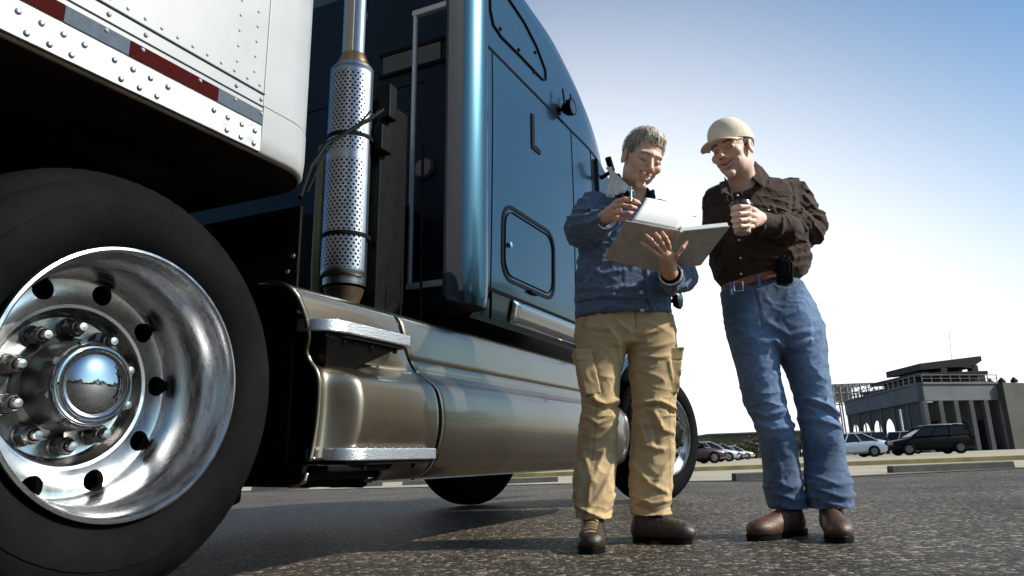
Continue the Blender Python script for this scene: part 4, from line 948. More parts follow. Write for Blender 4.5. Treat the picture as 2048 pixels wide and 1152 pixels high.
def jacket1(p):
    d = tor1(p); d = smin(d, cap(p, U(1196, 420, Y1+.02), U(1325, 432, Y1+.03), .062, .062), .03)
    aL = chain(p, [U(1186, 418, Y1+.02), U(1164, 462, Y1-.07), U(1196, 450, Y1-.17), U(1216, 441, Y1-.235)], [.072, .066, .052, .044], .03)
    aR = chain(p, [U(1326, 440, Y1+.04), U(1362, 553, Y1-.09), U(1350, 556, Y1-.22), U(1344, 554, Y1-.285)], [.068, .055, .050, .045], .03)
    d = smin(d, aL, .018); d = smin(d, aR, .018); d = d+folds(p, Y1, FJ)+folds(p, Y1, FS, 0); m = np.abs(d) < .03
    if m.any():
        q = p[m]; arm = np.minimum(aL[m], aR[m]) < .02
        d[m] -= np.where(arm, .010, .0055)*(wrinkle(q, 21, (12, 12, 20), .9)-.35)+.003*(wrinkle(q, 22, (30, 30, 40))-.3)
    # hollow the cuffs and the neck
    d = np.maximum(d, -cap(p, U(1214, 436, Y1-.28), U(1219, 439, Y1-.20), .038, .030)); d = np.maximum(d, -cap(p, U(1341, 547, Y1-.34), U(1344, 556, Y1-.25), .038, .030))
    d = np.maximum(d, -cap(p, U(1270, 380, Y1-.02), U(1264, 425, Y1+.0), .082, .045))
    return d
def dcol(P):
    C = np.tile(np.array([.115, .162, .255]), (len(P), 1)); n_ = vnoise(P*np.array([7, 7, 7]), 3); n2 = wrinkle(P, 41, (14, 14, 24)); C = C*(.72+.35*n_+.08*n2**2)[:, None]; k = stitch(P, Y1, [[(1156, 606), (1338, 611)], [(1156, 630), (1337, 634)], [(1280, 545), (1284, 590), (1293, 632)], [(1168, 462), (1236, 470)], [(1186, 400), (1178, 440), (1186, 480)], [(1222, 520), (1226, 600)], [(1318, 560), (1316, 606)]])
    k = k*.6; return C*(1-k)+k*np.array([.12, .16, .25])
jac = net_obj('denim_jacket', jacket1, [lo1[0]-.05, Y1-.45, .86], [hi1[0], Y1+.2, 1.60], .0038, M['denim_dark'], man1, P1, dcol)
# cuffs with a pale rolled edge, hem band
for (a, b, r) in ((U(1217, 438, Y1-.262), U(1213, 436, Y1-.275), .042), (U(1342, 550, Y1-.315), U(1341, 548, Y1-.327), .042)):
    ax_ = (b-a)/np.linalg.norm(b-a); s_ = np.cross(ax_, [0, 0, 1.]); s_ /= np.linalg.norm(s_); t_ = np.cross(ax_, s_)
    for (off, rr, m_) in ((0, .0065, 'denim_dark'), (.009, .0035, 'fleece')):
        g = Geo(); g.tube([a+ax_*off+(s_*math.cos(t)+t_*math.sin(t))*(r-off*.1) for t in np.linspace(0, 2*PI, 25)], rr, n=8)
        o = g.build('cuff', M[m_], jac, smooth=True, org=P1)
        if m_ == 'denim_dark': ca = o.data.color_attributes.new('Col', 'FLOAT_COLOR', 'POINT'); ca.data.foreach_set('color', [.06, .1, .21, 1]*len(o.data.vertices))
def sheet(name, pts, dY, Yp, thick, m, parent, org, puff=.0, n=10):
    """a small cloth panel through four picture corners TL, TR, BR, BL"""
    A = [U(u, v, Yp+d) for (u, v), d in zip(pts, dY)]
    def fn(a, b): q = A[0]*(1-a)*(1-b)+A[1]*a*(1-b)+A[2]*a*b+A[3]*(1-a)*b; return q+np.array([0, -puff*math.sin(PI*a)*math.sin(PI*b), 0])
    g = Geo(); g.grid(fn, list(np.linspace(0, 1, n)), list(np.linspace(0, 1, n))); o = g.build(name, m, parent, smooth=True, org=org); md = o.modifiers.new('s', 'SOLIDIFY'); md.thickness = thick; md.offset = 0
    b = o.modifiers.new('b', 'BEVEL'); b.width = thick*.3; b.segments = 2; return o
# collar: cream fleece lining turned out, dark shirt collar inside
def panel_sdf(pts, Yp, th, nz=.0025, sc=150, rad=.004):
    """soft cloth panel spanned by picture points (u, v, dY): a fan of triangles"""
    A = [U(u, v, Yp+d) for u, v, d in pts]
    tris = [(A[0], A[i], A[i+1]) for i in range(1, len(A)-1)]
    def tri(p, a, b, c):
        n = np.cross(b-a, c-a); n /= np.linalg.norm(n); h = (p-a)@n; q = p-h[:, None]*n
        out = np.zeros(len(p)); 
        for (s_, e_) in ((a, b), (b, c), (c, a)):
            m_ = np.cross(e_-s_, n); m_ /= np.linalg.norm(m_); out = np.maximum(out, (q-s_)@m_)
        return np.sqrt(h**2+out**2)-th
    def f(p):
        d = None
        for t in tris: e = tri(p, *t); d = e if d is None else smin(d, e, rad)
        return d-nz*vnoise(p*sc, 3)
    A_ = np.array(A); return f, A_.min(0)-.03, A_.max(0)+.03
f, lo_, hi_ = panel_sdf([(1223, 344, -.03), (1233, 356, -.06), (1254, 374, -.135), (1248, 381, -.15), (1232, 386, -.13), (1216, 391, -.09)], Y1, .006, .004, 140)
net_obj('fleece_collar', f, lo_, hi_, .0025, M['fleece'], jac, P1, None)
def shirt1(p):
    d = chain(p, [U(1236, 352, Y1+.0), U(1244, 374, Y1-.085), U(1262, 402, Y1-.115)], [.012, .015, .012], .01)
    d = smin(d, chain(p, [U(1306, 382, Y1+.0), U(1304, 394, Y1-.065), U(1294, 405, Y1-.10)], [.008, .013, .010], .01), .01)
    return smin(d, np.maximum(cap(p, U(1266, 398, Y1+.03), U(1262, 450, Y1+.01), .080, .095), -cap(p, U(1268, 360, Y1+.0), U(1268, 402, Y1-.07), .066, .045)), .01)
net_obj('shirt_collar', shirt1, U(1236, 470, Y1)-[.1, .2, .03], U(1310, 340, Y1)+[.08, .15, .05], .0035, M['darkcloth'], man1, P1, None)
g = Geo()
for (u, v) in ((1284, 621), (1283, 585)): g.dome(U(u, v, Y1-.131), (0, -1, 0), .0085, .004)
build_each(g, 'jacket_button', M['button'], jac, smooth=True, org=P1)

# ================= the younger man in the brown shirt and cap
Y2 = 3.02
q_ = U(1605, 1066, Y2); P2 = (q_[0], Y2, 0.)
H2 = Head(U(1465, 304, Y2-.11), rotm(math.radians(-46), math.radians(5), math.radians(-5)), 1.03, smile=.9, teeth=False, closed=True)
hC_f = [J(Y2, (1508, 420, -.30), (1497, 413, -.36), (1480, 413, -.385), (1466, 416, -.375)),
        J(Y2, (1508, 431, -.31), (1496, 426, -.37), (1479, 427, -.395), (1464, 429, -.38)),
        J(Y2, (1508, 442, -.31), (1496, 439, -.37), (1480, 440, -.395), (1465, 442, -.38)),
        J(Y2, (1506, 453, -.30), (1495, 452, -.36), (1481, 452, -.38), (1468, 453, -.37)),
        J(Y2, (1508, 432, -.26), (1500, 415, -.27), (1490, 407, -.28), (1480, 405, -.28))]
hC_p = [(U(1518, 436, Y2-.26), U(1508, 424, Y2-.30), .024, .018), (U(1518, 440, Y2-.26), U(1507, 447, Y2-.30), .024, .017), (U(1520, 438, Y2-.25), U(1508, 436, Y2-.30), .025, .020)]
hD_f = [J(Y2, (1412, 470, -.20), (1408, 466, -.24), (1404, 462, -.27), (1400, 460, -.30)), J(Y2, (1418, 468, -.20), (1414, 462, -.24), (1410, 459, -.27), (1407, 457, -.30)),
        J(Y2, (1408, 476, -.20), (1402, 474, -.24), (1398, 472, -.27), (1395, 470, -.29)), J(Y2, (1406, 484, -.19), (1399, 482, -.23), (1394, 480, -.26), (1392, 478, -.28)), J(Y2, (1420, 474, -.18), (1422, 466, -.21), (1420, 460, -.24), (1418, 458, -.27))]
hD_p = [(U(1418, 486, Y2-.10), U(1414, 472, Y2-.19), .024, .018), (U(1415, 488, Y2-.10), U(1408, 480, Y2-.18), .024, .017)]
HC, HD = hand(hC_f, hC_p), hand(hD_f, hD_p)
def body2(p):
    d = masked(p, H2.c, .19, lambda q: H2.sdf(q), 1)
    d = smin(d, cap(p, H2.world((0, -.035, -.045)), U(1490, 400, Y2+.04), .054, .066), .03)
    d = smin(d, cap(p, U(1450, 410, Y2+.03), U(1570, 400, Y2+.03), .07, .07), .05)
    d = smin(d, cap(p, U(1510, 420, Y2+.02), U(1520, 600, Y2+.03), .11, .10), .05)
    for a, b, c in ((U(1580, 400, Y2+.04), U(1618, 460, Y2-.03), U(1520, 438, Y2-.24)), (U(1436, 405, Y2+.04), U(1428, 480, Y2+.04), U(1418, 486, Y2-.09))): d = smin(d, chain(p, [a, b, c], [.040, .029, .025], .02), .01)
    for (hx, kx, ax_) in ((1500, 1547, 1577), (1585, 1640, 1664)): d = smin(d, chain(p, [U(hx, 640, Y2+.02), U(kx, 840, Y2), U(ax_, 1030, Y2)], [.07, .048, .036], .02), .02)
    d = smin(d, masked(p, hC_p[0][1], .13, HC, 1), .006); d = smin(d, masked(p, hD_p[0][1], .13, HD, 1), .006)
    return d
def skincol2(P):
    C = H2.color(P, (.76, .49, .37), (.60, .27, .22), (.07, .04, .025), (.35, (.26, .17, .13)))
    for c_ in (hC_p, hD_p): C[np.linalg.norm(P-c_[0][1], axis=1) < .16] = (.74, .49, .39)
    for J_ in hC_f:
        for j in J_[:-1]: C[np.linalg.norm(P-j, axis=1) < .0105] *= np.array([.99, .86, .83])
    return C
lo2 = np.array([P2[0]-.50, Y2-.52, .06]); hi2 = np.array([P2[0]+.28, Y2+.2, 1.80])
man2 = net_obj('person', body2, lo2, hi2, .0026, M['skin'], None, P2, skincol2)
tag(man2, 'man in beige cap, brown shirt and blue jeans, looking down at the binder', 'person')
def hair2(p):
    q = H2.loc(p); a = np.abs(q[:, 0]); d = ell(q, (0, -.022, .040), (.0785, .100, .086))-.0015*vnoise(q*150, 2)
    d = np.maximum(d, np.minimum(q[:, 1]-.012, -.004-q[:, 2]+0)); d = np.maximum(d, q[:, 1]-.022); d = np.maximum(d, -.062-q[:, 2]); d = np.maximum(d, q[:, 2]-.06)
    d = np.maximum(d, -(ell(np.stack([a, q[:, 1], q[:, 2]], 1), (.080, -.006, -.006), (.016, .021, .034))))
    return d*H2.k
net_obj('hair', hair2, H2.c-.16, H2.c+.16, .003, M['brownhair'], man2, P2, None, 0)
def cap2(p):
    q = H2.loc(p); d = ell(q, (0, -.015, .048), (.085, .105, .091)); d = smin(d, ell(q, (0, .022, .083), (.067, .067, .057)), .03)
    d = np.maximum(d, -ell(q, (0, -.015, .043), (.080, .100, .086))); zc = q[:, 2]-.032-.10*(q[:, 1]*.0)+.10*np.clip(-q[:, 1]-.03, 0, 1)
    d = np.maximum(d, -zc)
    for t in (0, 1.05, 2.1):        # panel seams
        nrm = np.array([math.cos(t), math.sin(t)]); d = d+.0012*np.exp(-((q[:, 0]*nrm[0]+(q[:, 1]+.01)*nrm[1])/.0018)**2)*(q[:, 2] > .05)
    d = smin(d, ell(q, (0, -.012, .139), (.008, .008, .004)), .002)
    return d*H2.k
capo = net_obj('baseball_cap', cap2, H2.c-.18, H2.c+.20, .0028, M['capcloth'], man2, P2, None, 0)
g = Geo()
def brim(a, t): 
    x = math.sin(a)*.078; y0 = .060+.030*math.cos(a)-.022; y1 = .085+.080*math.cos(a)**.8 if math.cos(a) > 0 else .085
    xx = x*(1+.02*t); y = y0+(y1-y0)*t; z = .042-.014*(x/.07)**2-.012*t*t-.004
    return H2.world((xx, y, z))
g.grid(brim, list(np.linspace(-1.45, 1.45, 22)), list(np.linspace(0, 1, 9))); o = g.build('brim', M['capcloth'], capo, smooth=True, org=P2); md = o.modifiers.new('s', 'SOLIDIFY'); md.thickness = .004; md.offset = 0

lgL = loft(rows([(585, 1447, 1545, 0, .10), (657, 1457, 1552, 0, .10), (715, 1469, 1557, -.005, .096), (754, 1478, 1559, -.01, .09), (800, 1489, 1568, -.015, .083), (852, 1512, 1582, -.01, .077), (925, 1527, 1595, 0, .078), (985, 1531, 1606, 0, .080), (1012, 1540, 1614, 0, .082), (1036, 1550, 1617, .005, .082)], Y2))
lgR = loft(rows([(575, 1520, 1600, 0, .10), (618, 1530, 1626, 0, .11), (696, 1550, 1649, 0, .105), (754, 1580, 1655, -.01, .095), (800, 1592, 1663, -.015, .086), (852, 1602, 1678, -.01, .08), (925, 1611, 1690, 0, .082), (985, 1615, 1700, -.05, .086), (1015, 1622, 1699, -.065, .086), (1034, 1632, 1694, -.075, .084)], Y2))
hp2 = loft(rows([(555, 1449, 1592, 0, .10), (585, 1447, 1606, 0, .108), (620, 1451, 1624, 0, .115), (665, 1460, 1640, 0, .11), (700, 1475, 1640, 0, .095)], Y2))
F2 = [([(1486, 822), (1520, 835), (1560, 822)], .009, .009), ([(1490, 835), (1522, 846), (1560, 838)], .007, -.007), ([(1498, 850), (1535, 862), (1585, 850)], .010, .008), ([(1598, 800), (1630, 812), (1668, 832)], .009, .010), ([(1600, 812), (1630, 826), (1664, 846)], .007, -.008), ([(1600, 838), (1640, 848), (1678, 860)], .009, .008),
      ([(1520, 655), (1560, 680), (1600, 672)], .012, .006), ([(1535, 690), (1560, 712)], .009, .008), ([(1600, 690), (1570, 708)], .010, .007), ([(1462, 665), (1500, 690), (1545, 690)], .012, .005), ([(1640, 655), (1605, 690), (1565, 700)], .012, .005),
      ([(1535, 960), (1570, 975), (1608, 965)], .009, .006), ([(1537, 985), (1575, 998), (1612, 992)], .009, .007), ([(1545, 1008), (1580, 1020), (1615, 1016)], .008, .006), ([(1610, 950), (1650, 968), (1698, 960)], .009, .007), ([(1614, 978), (1655, 992), (1700, 985)], .009, .008), ([(1625, 1002), (1660, 1012), (1698, 1005)], .008, .006),
      ([(1485, 572), (1500, 620), (1508, 668)], .0035, -.005), ([(1530, 568), (1538, 582), (1560, 586), (1582, 576)], .0028, -.004), ([(1530, 900), (1545, 930), (1550, 970)], .011, .005)]
def jeans2(p):
    d = smin(smin(lgL(p), lgR(p), .003), hp2(p), .03); d = d+folds(p, Y2, F2); m = np.abs(d) < .03
    if m.any():
        q = p[m]; z = q[:, 2]; amp = .0025+.004*np.exp(-((z-.50)/.09)**2)+.006*np.exp(-((z-.14)/.09)**2)
        d[m] -= amp*(wrinkle(q, 51, (9, 9, 20), .9)-.35)+.0022*(wrinkle(q, 52, (26, 26, 40))-.3)
    return d
kneeA, kneeB = U(1530, 780, Y2), U(1620, 780, Y2)
jl = [[(1484, 572), (1496, 620), (1508, 672)], [(1498, 574), (1508, 625), (1512, 660)], [(1529, 566), (1538, 582), (1560, 588), (1584, 574)], [(1448, 600), (1458, 596), (1463, 586)], [(1556, 725), (1572, 800), (1596, 920), (1612, 1010)], [(1636, 1027), (1692, 1021)], [(1552, 1028), (1614, 1028)]]
def jcol(P):
    C = np.tile(np.array([.082, .125, .205]), (len(P), 1)); front = smoothstep(.02, -.06, P[:, 1]-Y2)
    fade = np.zeros(len(P))
    for (u0, v0, u1, v1) in ((1495, 640, 1535, 850), (1590, 620, 1630, 860)):
        a, b = U(u0, v0, Y2), U(u1, v1, Y2); fade = np.maximum(fade, np.exp(-(poly_dist(P[:, 0], P[:, 2], [a[[0, 2]], b[[0, 2]]])/.055)**2))
    C = C*(1+1.15*(fade*front))[:, None]; C = C*(.82+.3*vnoise(P*np.array([8, 8, 8]), 6)+.22*wrinkle(P, 61, (13, 13, 26))**2)[:, None]; k = stitch(P, Y2, jl, .003)*.6
    return C*(1-k)+k*np.array([.20, .20, .20])
jeans = net_obj('blue_jeans', jeans2, [lo2[0], Y2-.2, .10], [hi2[0]+.05, Y2+.2, 1.10], .004, M['denim'], man2, P2, jcol)
boot(U(1502, 1066, 2.87)*[1, 1, 0], U(1606, 1060, 3.04)*[1, 1, 0], (.075, .028, .015), M['bootred'], man2, P2, lace=(.05, .02, .012))
boot(U(1682, 1083, 2.69)*[1, 1, 0], U(1664, 1058, 3.0)*[1, 1, 0], (.07, .027, .014), M['bootred'], man2, P2, lace=(.05, .02, .012))

tor2 = loft(rows([(362, 1478, 1545, .03, .06), (372, 1452, 1578, .03, .085), (390, 1428, 1596, .02, .105), (420, 1418, 1606, .01, .12), (460, 1415, 1612, 0, .13), (500, 1420, 1617, 0, .135), (535, 1426, 1618, 0, .13), (553, 1432, 1608, 0, .122), (566, 1442, 1592, 0, .114)], Y2), 2.3)
FB = [([(1598, 505), (1560, 520), (1500, 512)], .014, .008), ([(1610, 520), (1560, 535), (1480, 530)], .012, .007), ([(1432, 480), (1440, 520), (1432, 560)], .012, .007), ([(1600, 540), (1560, 550), (1520, 548)], .010, .006), ([(1474, 400), (1476, 470), (1478, 560)], .0035, -.003), ([(1486, 400), (1487, 470), (1489, 558)], .004, .0035), ([(1512, 414), (1562, 410)], .003, -.004), ([(1570, 365), (1574, 400), (1566, 440)], .006, -.005), ([(1440, 400), (1450, 450)], .010, .005), ([(1505, 380), (1540, 400), (1566, 395)], .012, .004)]
FB2 = [([(1600, 400), (1620, 430), (1648, 440)], .009, .009), ([(1590, 420), (1615, 450), (1648, 468)], .009, -.007), ([(1585, 440), (1610, 468), (1640, 486)], .009, .009), ([(1560, 448), (1590, 470), (1610, 492)], .008, -.007), ([(1540, 436), (1570, 452), (1590, 480)], .009, .007), ([(1600, 370), (1625, 400), (1640, 430)], .010, .006), ([(1525, 430), (1535, 455), (1545, 474)], .007, .005)]
def shirt2(p):
    d = tor2(p); d = smin(d, cap(p, U(1448, 404, Y2+.03), U(1580, 394, Y2+.03), .066, .068), .03)
    aR = chain(p, [U(1582, 392, Y2+.04), U(1617, 455, Y2-.02), U(1570, 458, Y2-.14), U(1518, 441, Y2-.24)], [.076, .067, .052, .042], .03)
    aL = chain(p, [U(1438, 402, Y2+.04), U(1430, 478, Y2+.04), U(1420, 486, Y2-.08)], [.068, .054, .042], .03)
    d = smin(d, aR, .02); d = smin(d, aL, .02); d = d+folds(p, Y2, FB)+folds(p, Y2, FB2, 0); m = np.abs(d) < .03
    if m.any():
        q = p[m]; arm = aR[m] < .02; d[m] -= np.where(arm, .010, .006)*(wrinkle(q, 71, (11, 11, 18), .9)-.35)+.003*(wrinkle(q, 72, (28, 28, 40))-.3)
    d = np.maximum(d, -cap(p, U(1510, 437, Y2-.29), U(1518, 440, Y2-.235), .031, .027)); d = np.maximum(d, -cap(p, U(1474, 352, Y2-.06), U(1488, 396, Y2-.02), .078, .045))
    d = np.maximum(d, -cap(p, U(1419, 486, Y2-.16), U(1421, 487, Y2-.10), .034, .030))
    return d
def bcol(P):
    C = np.tile(np.array([.046, .026, .017]), (len(P), 1)); return C*(.8+.4*vnoise(P*np.array([9, 9, 9]), 8))[:, None]
sh2 = net_obj('brown_shirt', shirt2, [lo2[0], Y2-.42, .92], [hi2[0]+.12, Y2+.2, 1.62], .0038, M['brownshirt'], man2, P2, bcol)
for pts in ([(1511, 326, -.01), (1524, 336, .0), (1536, 352, -.05), (1526, 374, -.115), (1500, 352, -.075)], [(1452, 362, -.06), (1440, 366, -.05), (1444, 384, -.125), (1464, 394, -.14), (1462, 378, -.12)]):
    f, lo_, hi_ = panel_sdf(pts, Y2, .0035, .001, 60)
    net_obj('collar', f, lo_, hi_, .0025, M['brownshirt'], sh2, P2, bcol)
g = Geo()
for (u, v, dy) in ((1475, 391, -.137), (1478, 440, -.142), (1478, 480, -.146), (1481, 516, -.144), (1482, 548, -.134)): g.dome(U(u, v, Y2+dy), (0, -1, 0), .005, .003)
g.dome(U(1537, 420, Y2-.135), (0, -1, 0), .004, .003); build_each(g, 'shirt_button', M['button'], sh2, smooth=True, org=P2)
# cuff of the sleeve
a, b = U(1517, 440, Y2-.243), U(1512, 438, Y2-.253); ax_ = (b-a)/np.linalg.norm(b-a); s_ = np.cross(ax_, [0, 0, 1.]); s_ /= np.linalg.norm(s_); t_ = np.cross(ax_, s_)
# belt: a leather band round the waist, loops and buckle
bl = loft(rows([(560, 1448, 1594, 0, .112), (572, 1446, 1600, 0, .116), (585, 1445, 1606, 0, .120)], Y2), 2.2)
ctr = U(1525, 572, Y2)
def beltf(p):
    z0 = U(1450, 578, Y2); z1 = U(1556, 552, Y2); t = (p[:, 0]-z0[0])/(z1[0]-z0[0]); zc = z0[2]+(z1[2]-z0[2])*np.clip(t, -.3, 1.5)-.006*np.sin(np.clip(t, 0, 1)*PI)
    q = p.copy(); q[:, 2] = ctr[2]; e = bl(q); return np.maximum(np.abs(e+.001)-.0045, np.abs(p[:, 2]-zc)-.0175)
belt = net_obj('belt', beltf, ctr-[.22, .17, .09], ctr+[.24, .17, .09], .0035, M['belt'], man2, P2, None, 0)
g = Geo(); cB = U(1477, 573, Y2-.121); g.tube([cB+np.array([x, 0, z]) for x, z in ((-.018, -.019), (.018, -.017), (.018, .021), (-.018, .019), (-.018, -.019))], .0028, n=8); g.build('buckle', M['button'], belt, smooth=True, org=P2)
for (u, v) in ((1518, 562), (1462, 577)):
    g = Geo(); c_ = U(u, v, Y2-.124); g.box(c_-[.006, .004, .026], c_+[.006, .004, .026]); o = g.build('belt_loop', M['denim'], jeans, bevel=.002, org=P2); ca = o.data.color_attributes.new('Col', 'FLOAT_COLOR', 'POINT'); ca.data.foreach_set('color', [.1, .16, .3, 1]*len(o.data.vertices))

# ------------------------------------------------------------------ things in their hands
# open ring binder
M['board'] = mat('grey_binder_board', (.50, .47, .43), .6, n=1, nscale=30, nlo=.8, nhi=1.15, bump=.1, bscale=200)
M['paper'] = mat('white_paper', (.78, .77, .74), .7, n=1, nscale=10, nlo=.96, nhi=1.02)
def slab(A, th, nrm_to=None):
    A = [np.array(a) for a in A]; n = np.cross(A[1]-A[0], A[3]-A[0]); n /= np.linalg.norm(n); g = Geo()
    g.add([a-n*th/2 for a in A]+[a+n*th/2 for a in A], [(0, 3, 2, 1), (4, 5, 6, 7), (0, 1, 5, 4), (1, 2, 6, 5), (2, 3, 7, 6), (3, 0, 4, 7)]); return g, n
spT, spB = U(1363, 462, Y1-.43), U(1318, 545, Y1-.22)
lT, lB = U(1251, 441, Y1-.43), U(1208, 517, Y1-.24)
rT, rB = U(1460, 452, Y1-.43), U(1402, 530, Y1-.22)
BO = tuple((spT+spB)/2)
binder = empty('ring_binder', BO); tag(binder, 'open grey ring binder held up between the two men', 'binder')
g, nL = slab([lT, spT-(spT-lT)*.015, spB-(spB-lB)*.015, lB], .0032); g.build('cover', M['board'], binder, bevel=.001, org=BO)
g, nR = slab([spT+(rT-spT)*.015, rT, rB, spB+(rB-spB)*.015], .0032); g.build('cover', M['board'], binder, bevel=.001, org=BO)
g = Geo(); g.tube([spT, spB], .006, n=10); g.build('spine', M['board'], binder, smooth=True, org=BO)
upw = lambda n: n if n[2] > 0 else -n
nR = upw(nR); nL = upw(nL)
def inset(A, k, n, h): c = sum(A)/4; return [a+(c-a)*k+n*h for a in A]
g, _ = slab(inset([spT, rT, rB, spB], .03, nR, .013), .018); g.build('page_stack', M['paper'], binder, bevel=.002, org=BO)
g, _ = slab(inset([lT, spT, spB, lB], .05, nL, .0045), .004); g.build('page_stack', M['paper'], binder, bevel=.001, org=BO)
g = Geo()
for t in (.25, .5, .75):
    c = spT*(1-t)+spB*t+np.array([0, 0, .012]); g.tube([c+np.array([math.cos(a)*.016, 0, math.sin(a)*.016]) for a in np.linspace(0, PI, 9)], .0018, n=6)
build_each(g, 'ring', M['button'], binder, smooth=True, org=BO)
# loose pages lifted by the older man's hand
sB = [U(1356, 458, Y1-.42), U(1262, 444, Y1-.44)]
def page(k, lift):
    a0, a1 = U(1264, 441+k, Y1-.425), U(1352, 459+k*.5, Y1-.42)          # bound edge in the binder
    b0, b1 = U(1292-k*.5, 395+lift, Y1-.28), U(1399+k, 428+lift*1.2, Y1-.30)       # free edge
    def fn(s, t): q = (a0*(1-s)+a1*s)*(1-t)+(b0*(1-s)+b1*s)*t; return q+np.array([0, -.035*math.sin(PI*t)*(1-.3*s), .018*math.sin(PI*t)*(s-.35)+.010*math.sin(PI*s)*t])
    g = Geo(); g.grid(fn, list(np.linspace(0, 1, 14)), list(np.linspace(0, 1, 14))); return g
PO = tuple(U(1320, 430, Y1-.38)); pages = empty('loose_pages', PO); tag(pages, 'white pages curling above the binder, held in the older man\'s right hand', 'paper')
for k, l in ((0, 0), (2, 3), (4, 8)):
    o = page(k, l).build('sheet', M['paper'], pages, smooth=True, org=PO); md = o.modifiers.new('s', 'SOLIDIFY'); md.thickness = .0006
g = Geo(); pa, pb = U(1262, 374, Y1-.36), U(1262, 402, Y1-.385); g.tube([pa, pa*.15+pb*.85, pb], [.0042, .0042, .0035], n=12); pen = g.build('pen', mat('pen_barrel', (.30, .42, .50), .15, metal=.6), None, smooth=True, org=tuple(pb)); tag(pen, 'slim silver blue pen upright in the older man\'s fingers', 'pen')
g = Geo(); g.tube([pa+[.0, -.002, .0], pa+[.0, -.008, -.004], pa+[0, -.007, -.03]], .0012, n=6); g.build('clip', M['button'], pen, smooth=True, org=tuple(pb))
# paper cup with a black lid
cT, cB_ = U(1482, 405, Y2-.33), U(1485, 467, Y2-.33)
ax_ = (cT-cB_); Lc = np.linalg.norm(ax_)
cupo = empty('coffee_cup', tuple(cB_)); tag(cupo, 'beige paper coffee cup with dark lid in the capped man\'s hand', 'cup')
tl = (cT-cB_)/Lc; cupo.rotation_euler = Vector(tl).to_track_quat('Z', 'Y').to_euler()
g = Geo(); g.lathe([(.001, .002), (.029, .002), (.029, 0), (.030, 0), (.041, Lc*.86), (.001, Lc*.86)], n=36, axis='z'); g.build('cup_body', mat('kraft_paper_cup', (.42, .36, .27), .7, n=1, nscale=20, nlo=.92, nhi=1.06), cupo, smooth=True, angle=30)
g = Geo(); g.lathe([(.0425, Lc*.84), (.0445, Lc*.86), (.0435, Lc*.90), (.040, Lc*.91), (.037, Lc*1.0), (.034, Lc*1.01), (.031, Lc*.98), (.001, Lc*.975)], n=36, axis='z'); g.build('lid', mat('dark_cup_lid', (.05, .05, .045), .25), cupo, smooth=True, angle=30)
# phone pouch clipped to the belt
pc = U(1570, 542, Y2-.145)
ph = empty('phone_pouch', tuple(pc)); ph.rotation_euler = (0, math.radians(6), math.radians(-8)); tag(ph, 'black mobile phone pouch clipped to the capped man\'s belt', 'phone pouch')
g = Geo(); g.prism(rrect(-.032, -.055, .030, .045, .018), -.016, .016); g.build('case', M['black'], ph, bevel=.006, seg=3)
g = Geo(); g.prism(rrect(-.020, -.030, .016, .035, .010), -.0195, -.0155); g.build('front_panel', M['blackmetal'], ph, bevel=.002)
g = Geo(); g.tube([(-.004, .0, .044), (-.007, 0, .066)], .0055, n=10); g.box((-.026, -.013, .040), (.012, .013, .056)); g.build('antenna', M['greytrim'], ph, smooth=True)

# ------------------------------------------------------------------ ground, lot, kerbs
def ground_mat():
    m = bpy.data.materials.new('coarse_asphalt'); m.use_nodes = True; t = m.node_tree; b = t.nodes['Principled BSDF']; L = t.links.new; N = t.nodes.new
    tc = N('ShaderNodeTexCoord')
    def vor(s):
        v = N('ShaderNodeTexVoronoi'); v.inputs['Scale'].default_value = s; L(tc.outputs['Object'], v.inputs['Vector']); return v
    v1, v2 = vor(62), vor(150)
    cr = N('ShaderNodeValToRGB'); e = cr.color_ramp.elements; e[0].position = .0; e[0].color = (.018, .015, .012, 1); e[1].position = 1; e[1].color = (.36, .29, .20, 1)
    k = e.new(.55); k.color = (.050, .043, .035, 1); k = e.new(.85); k.color = (.13, .105, .075, 1)
    sep = N('ShaderNodeSeparateColor'); L(v1.outputs['Color'], sep.inputs[0]); L(sep.outputs[0], cr.inputs[0])
    nz = N('ShaderNodeTexNoise'); nz.inputs['Scale'].default_value = .9; nz.inputs['Detail'].default_value = 8; L(tc.outputs['Object'], nz.inputs['Vector'])
    mr = N('ShaderNodeMapRange'); mr.inputs['From Min'].default_value = .3; mr.inputs['From Max'].default_value = .7; mr.inputs['To Min'].default_value = .55; mr.inputs['To Max'].default_value = 1.3; L(nz.outputs['Fac'], mr.inputs[0])
    mx = N('ShaderNodeMix'); mx.data_type = 'RGBA'; mx.blend_type = 'MULTIPLY'; mx.inputs[0].default_value = 1; L(cr.outputs[0], mx.inputs[6]); L(mr.outputs[0], mx.inputs[7])
    L(mx.outputs[2], b.inputs['Base Color']); b.inputs['Roughness'].default_value = .62; b.inputs['Specular IOR Level'].default_value = .18
    a = N('ShaderNodeMath'); a.operation = 'ADD'; L(v1.outputs['Distance'], a.inputs[0]); s2 = N('ShaderNodeMath'); s2.operation = 'MULTIPLY'; s2.inputs[1].default_value = .5; L(v2.outputs['Distance'], s2.inputs[0]); L(s2.outputs[0], a.inputs[1])
    bp = N('ShaderNodeBump'); bp.invert = True; bp.inputs['Strength'].default_value = .8; bp.inputs['Distance'].default_value = .008; L(a.outputs[0], bp.inputs['Height']); L(bp.outputs[0], b.inputs['Normal'])
    return m
M['asphalt'] = ground_mat()
g = Geo(); g.add([(-3000, -3000, 0), (3000, -3000, 0), (3000, 3000, 0), (-3000, 3000, 0)], [(0, 1, 2, 3)]); tag(g.build('ground', M['asphalt']), kind='structure')
M['concrete'] = mat('sunlit_tan_concrete', (.36, .31, .22), .9, n=1, nscale=.6, nlo=.78, nhi=1.12, bump=.2, bscale=30)
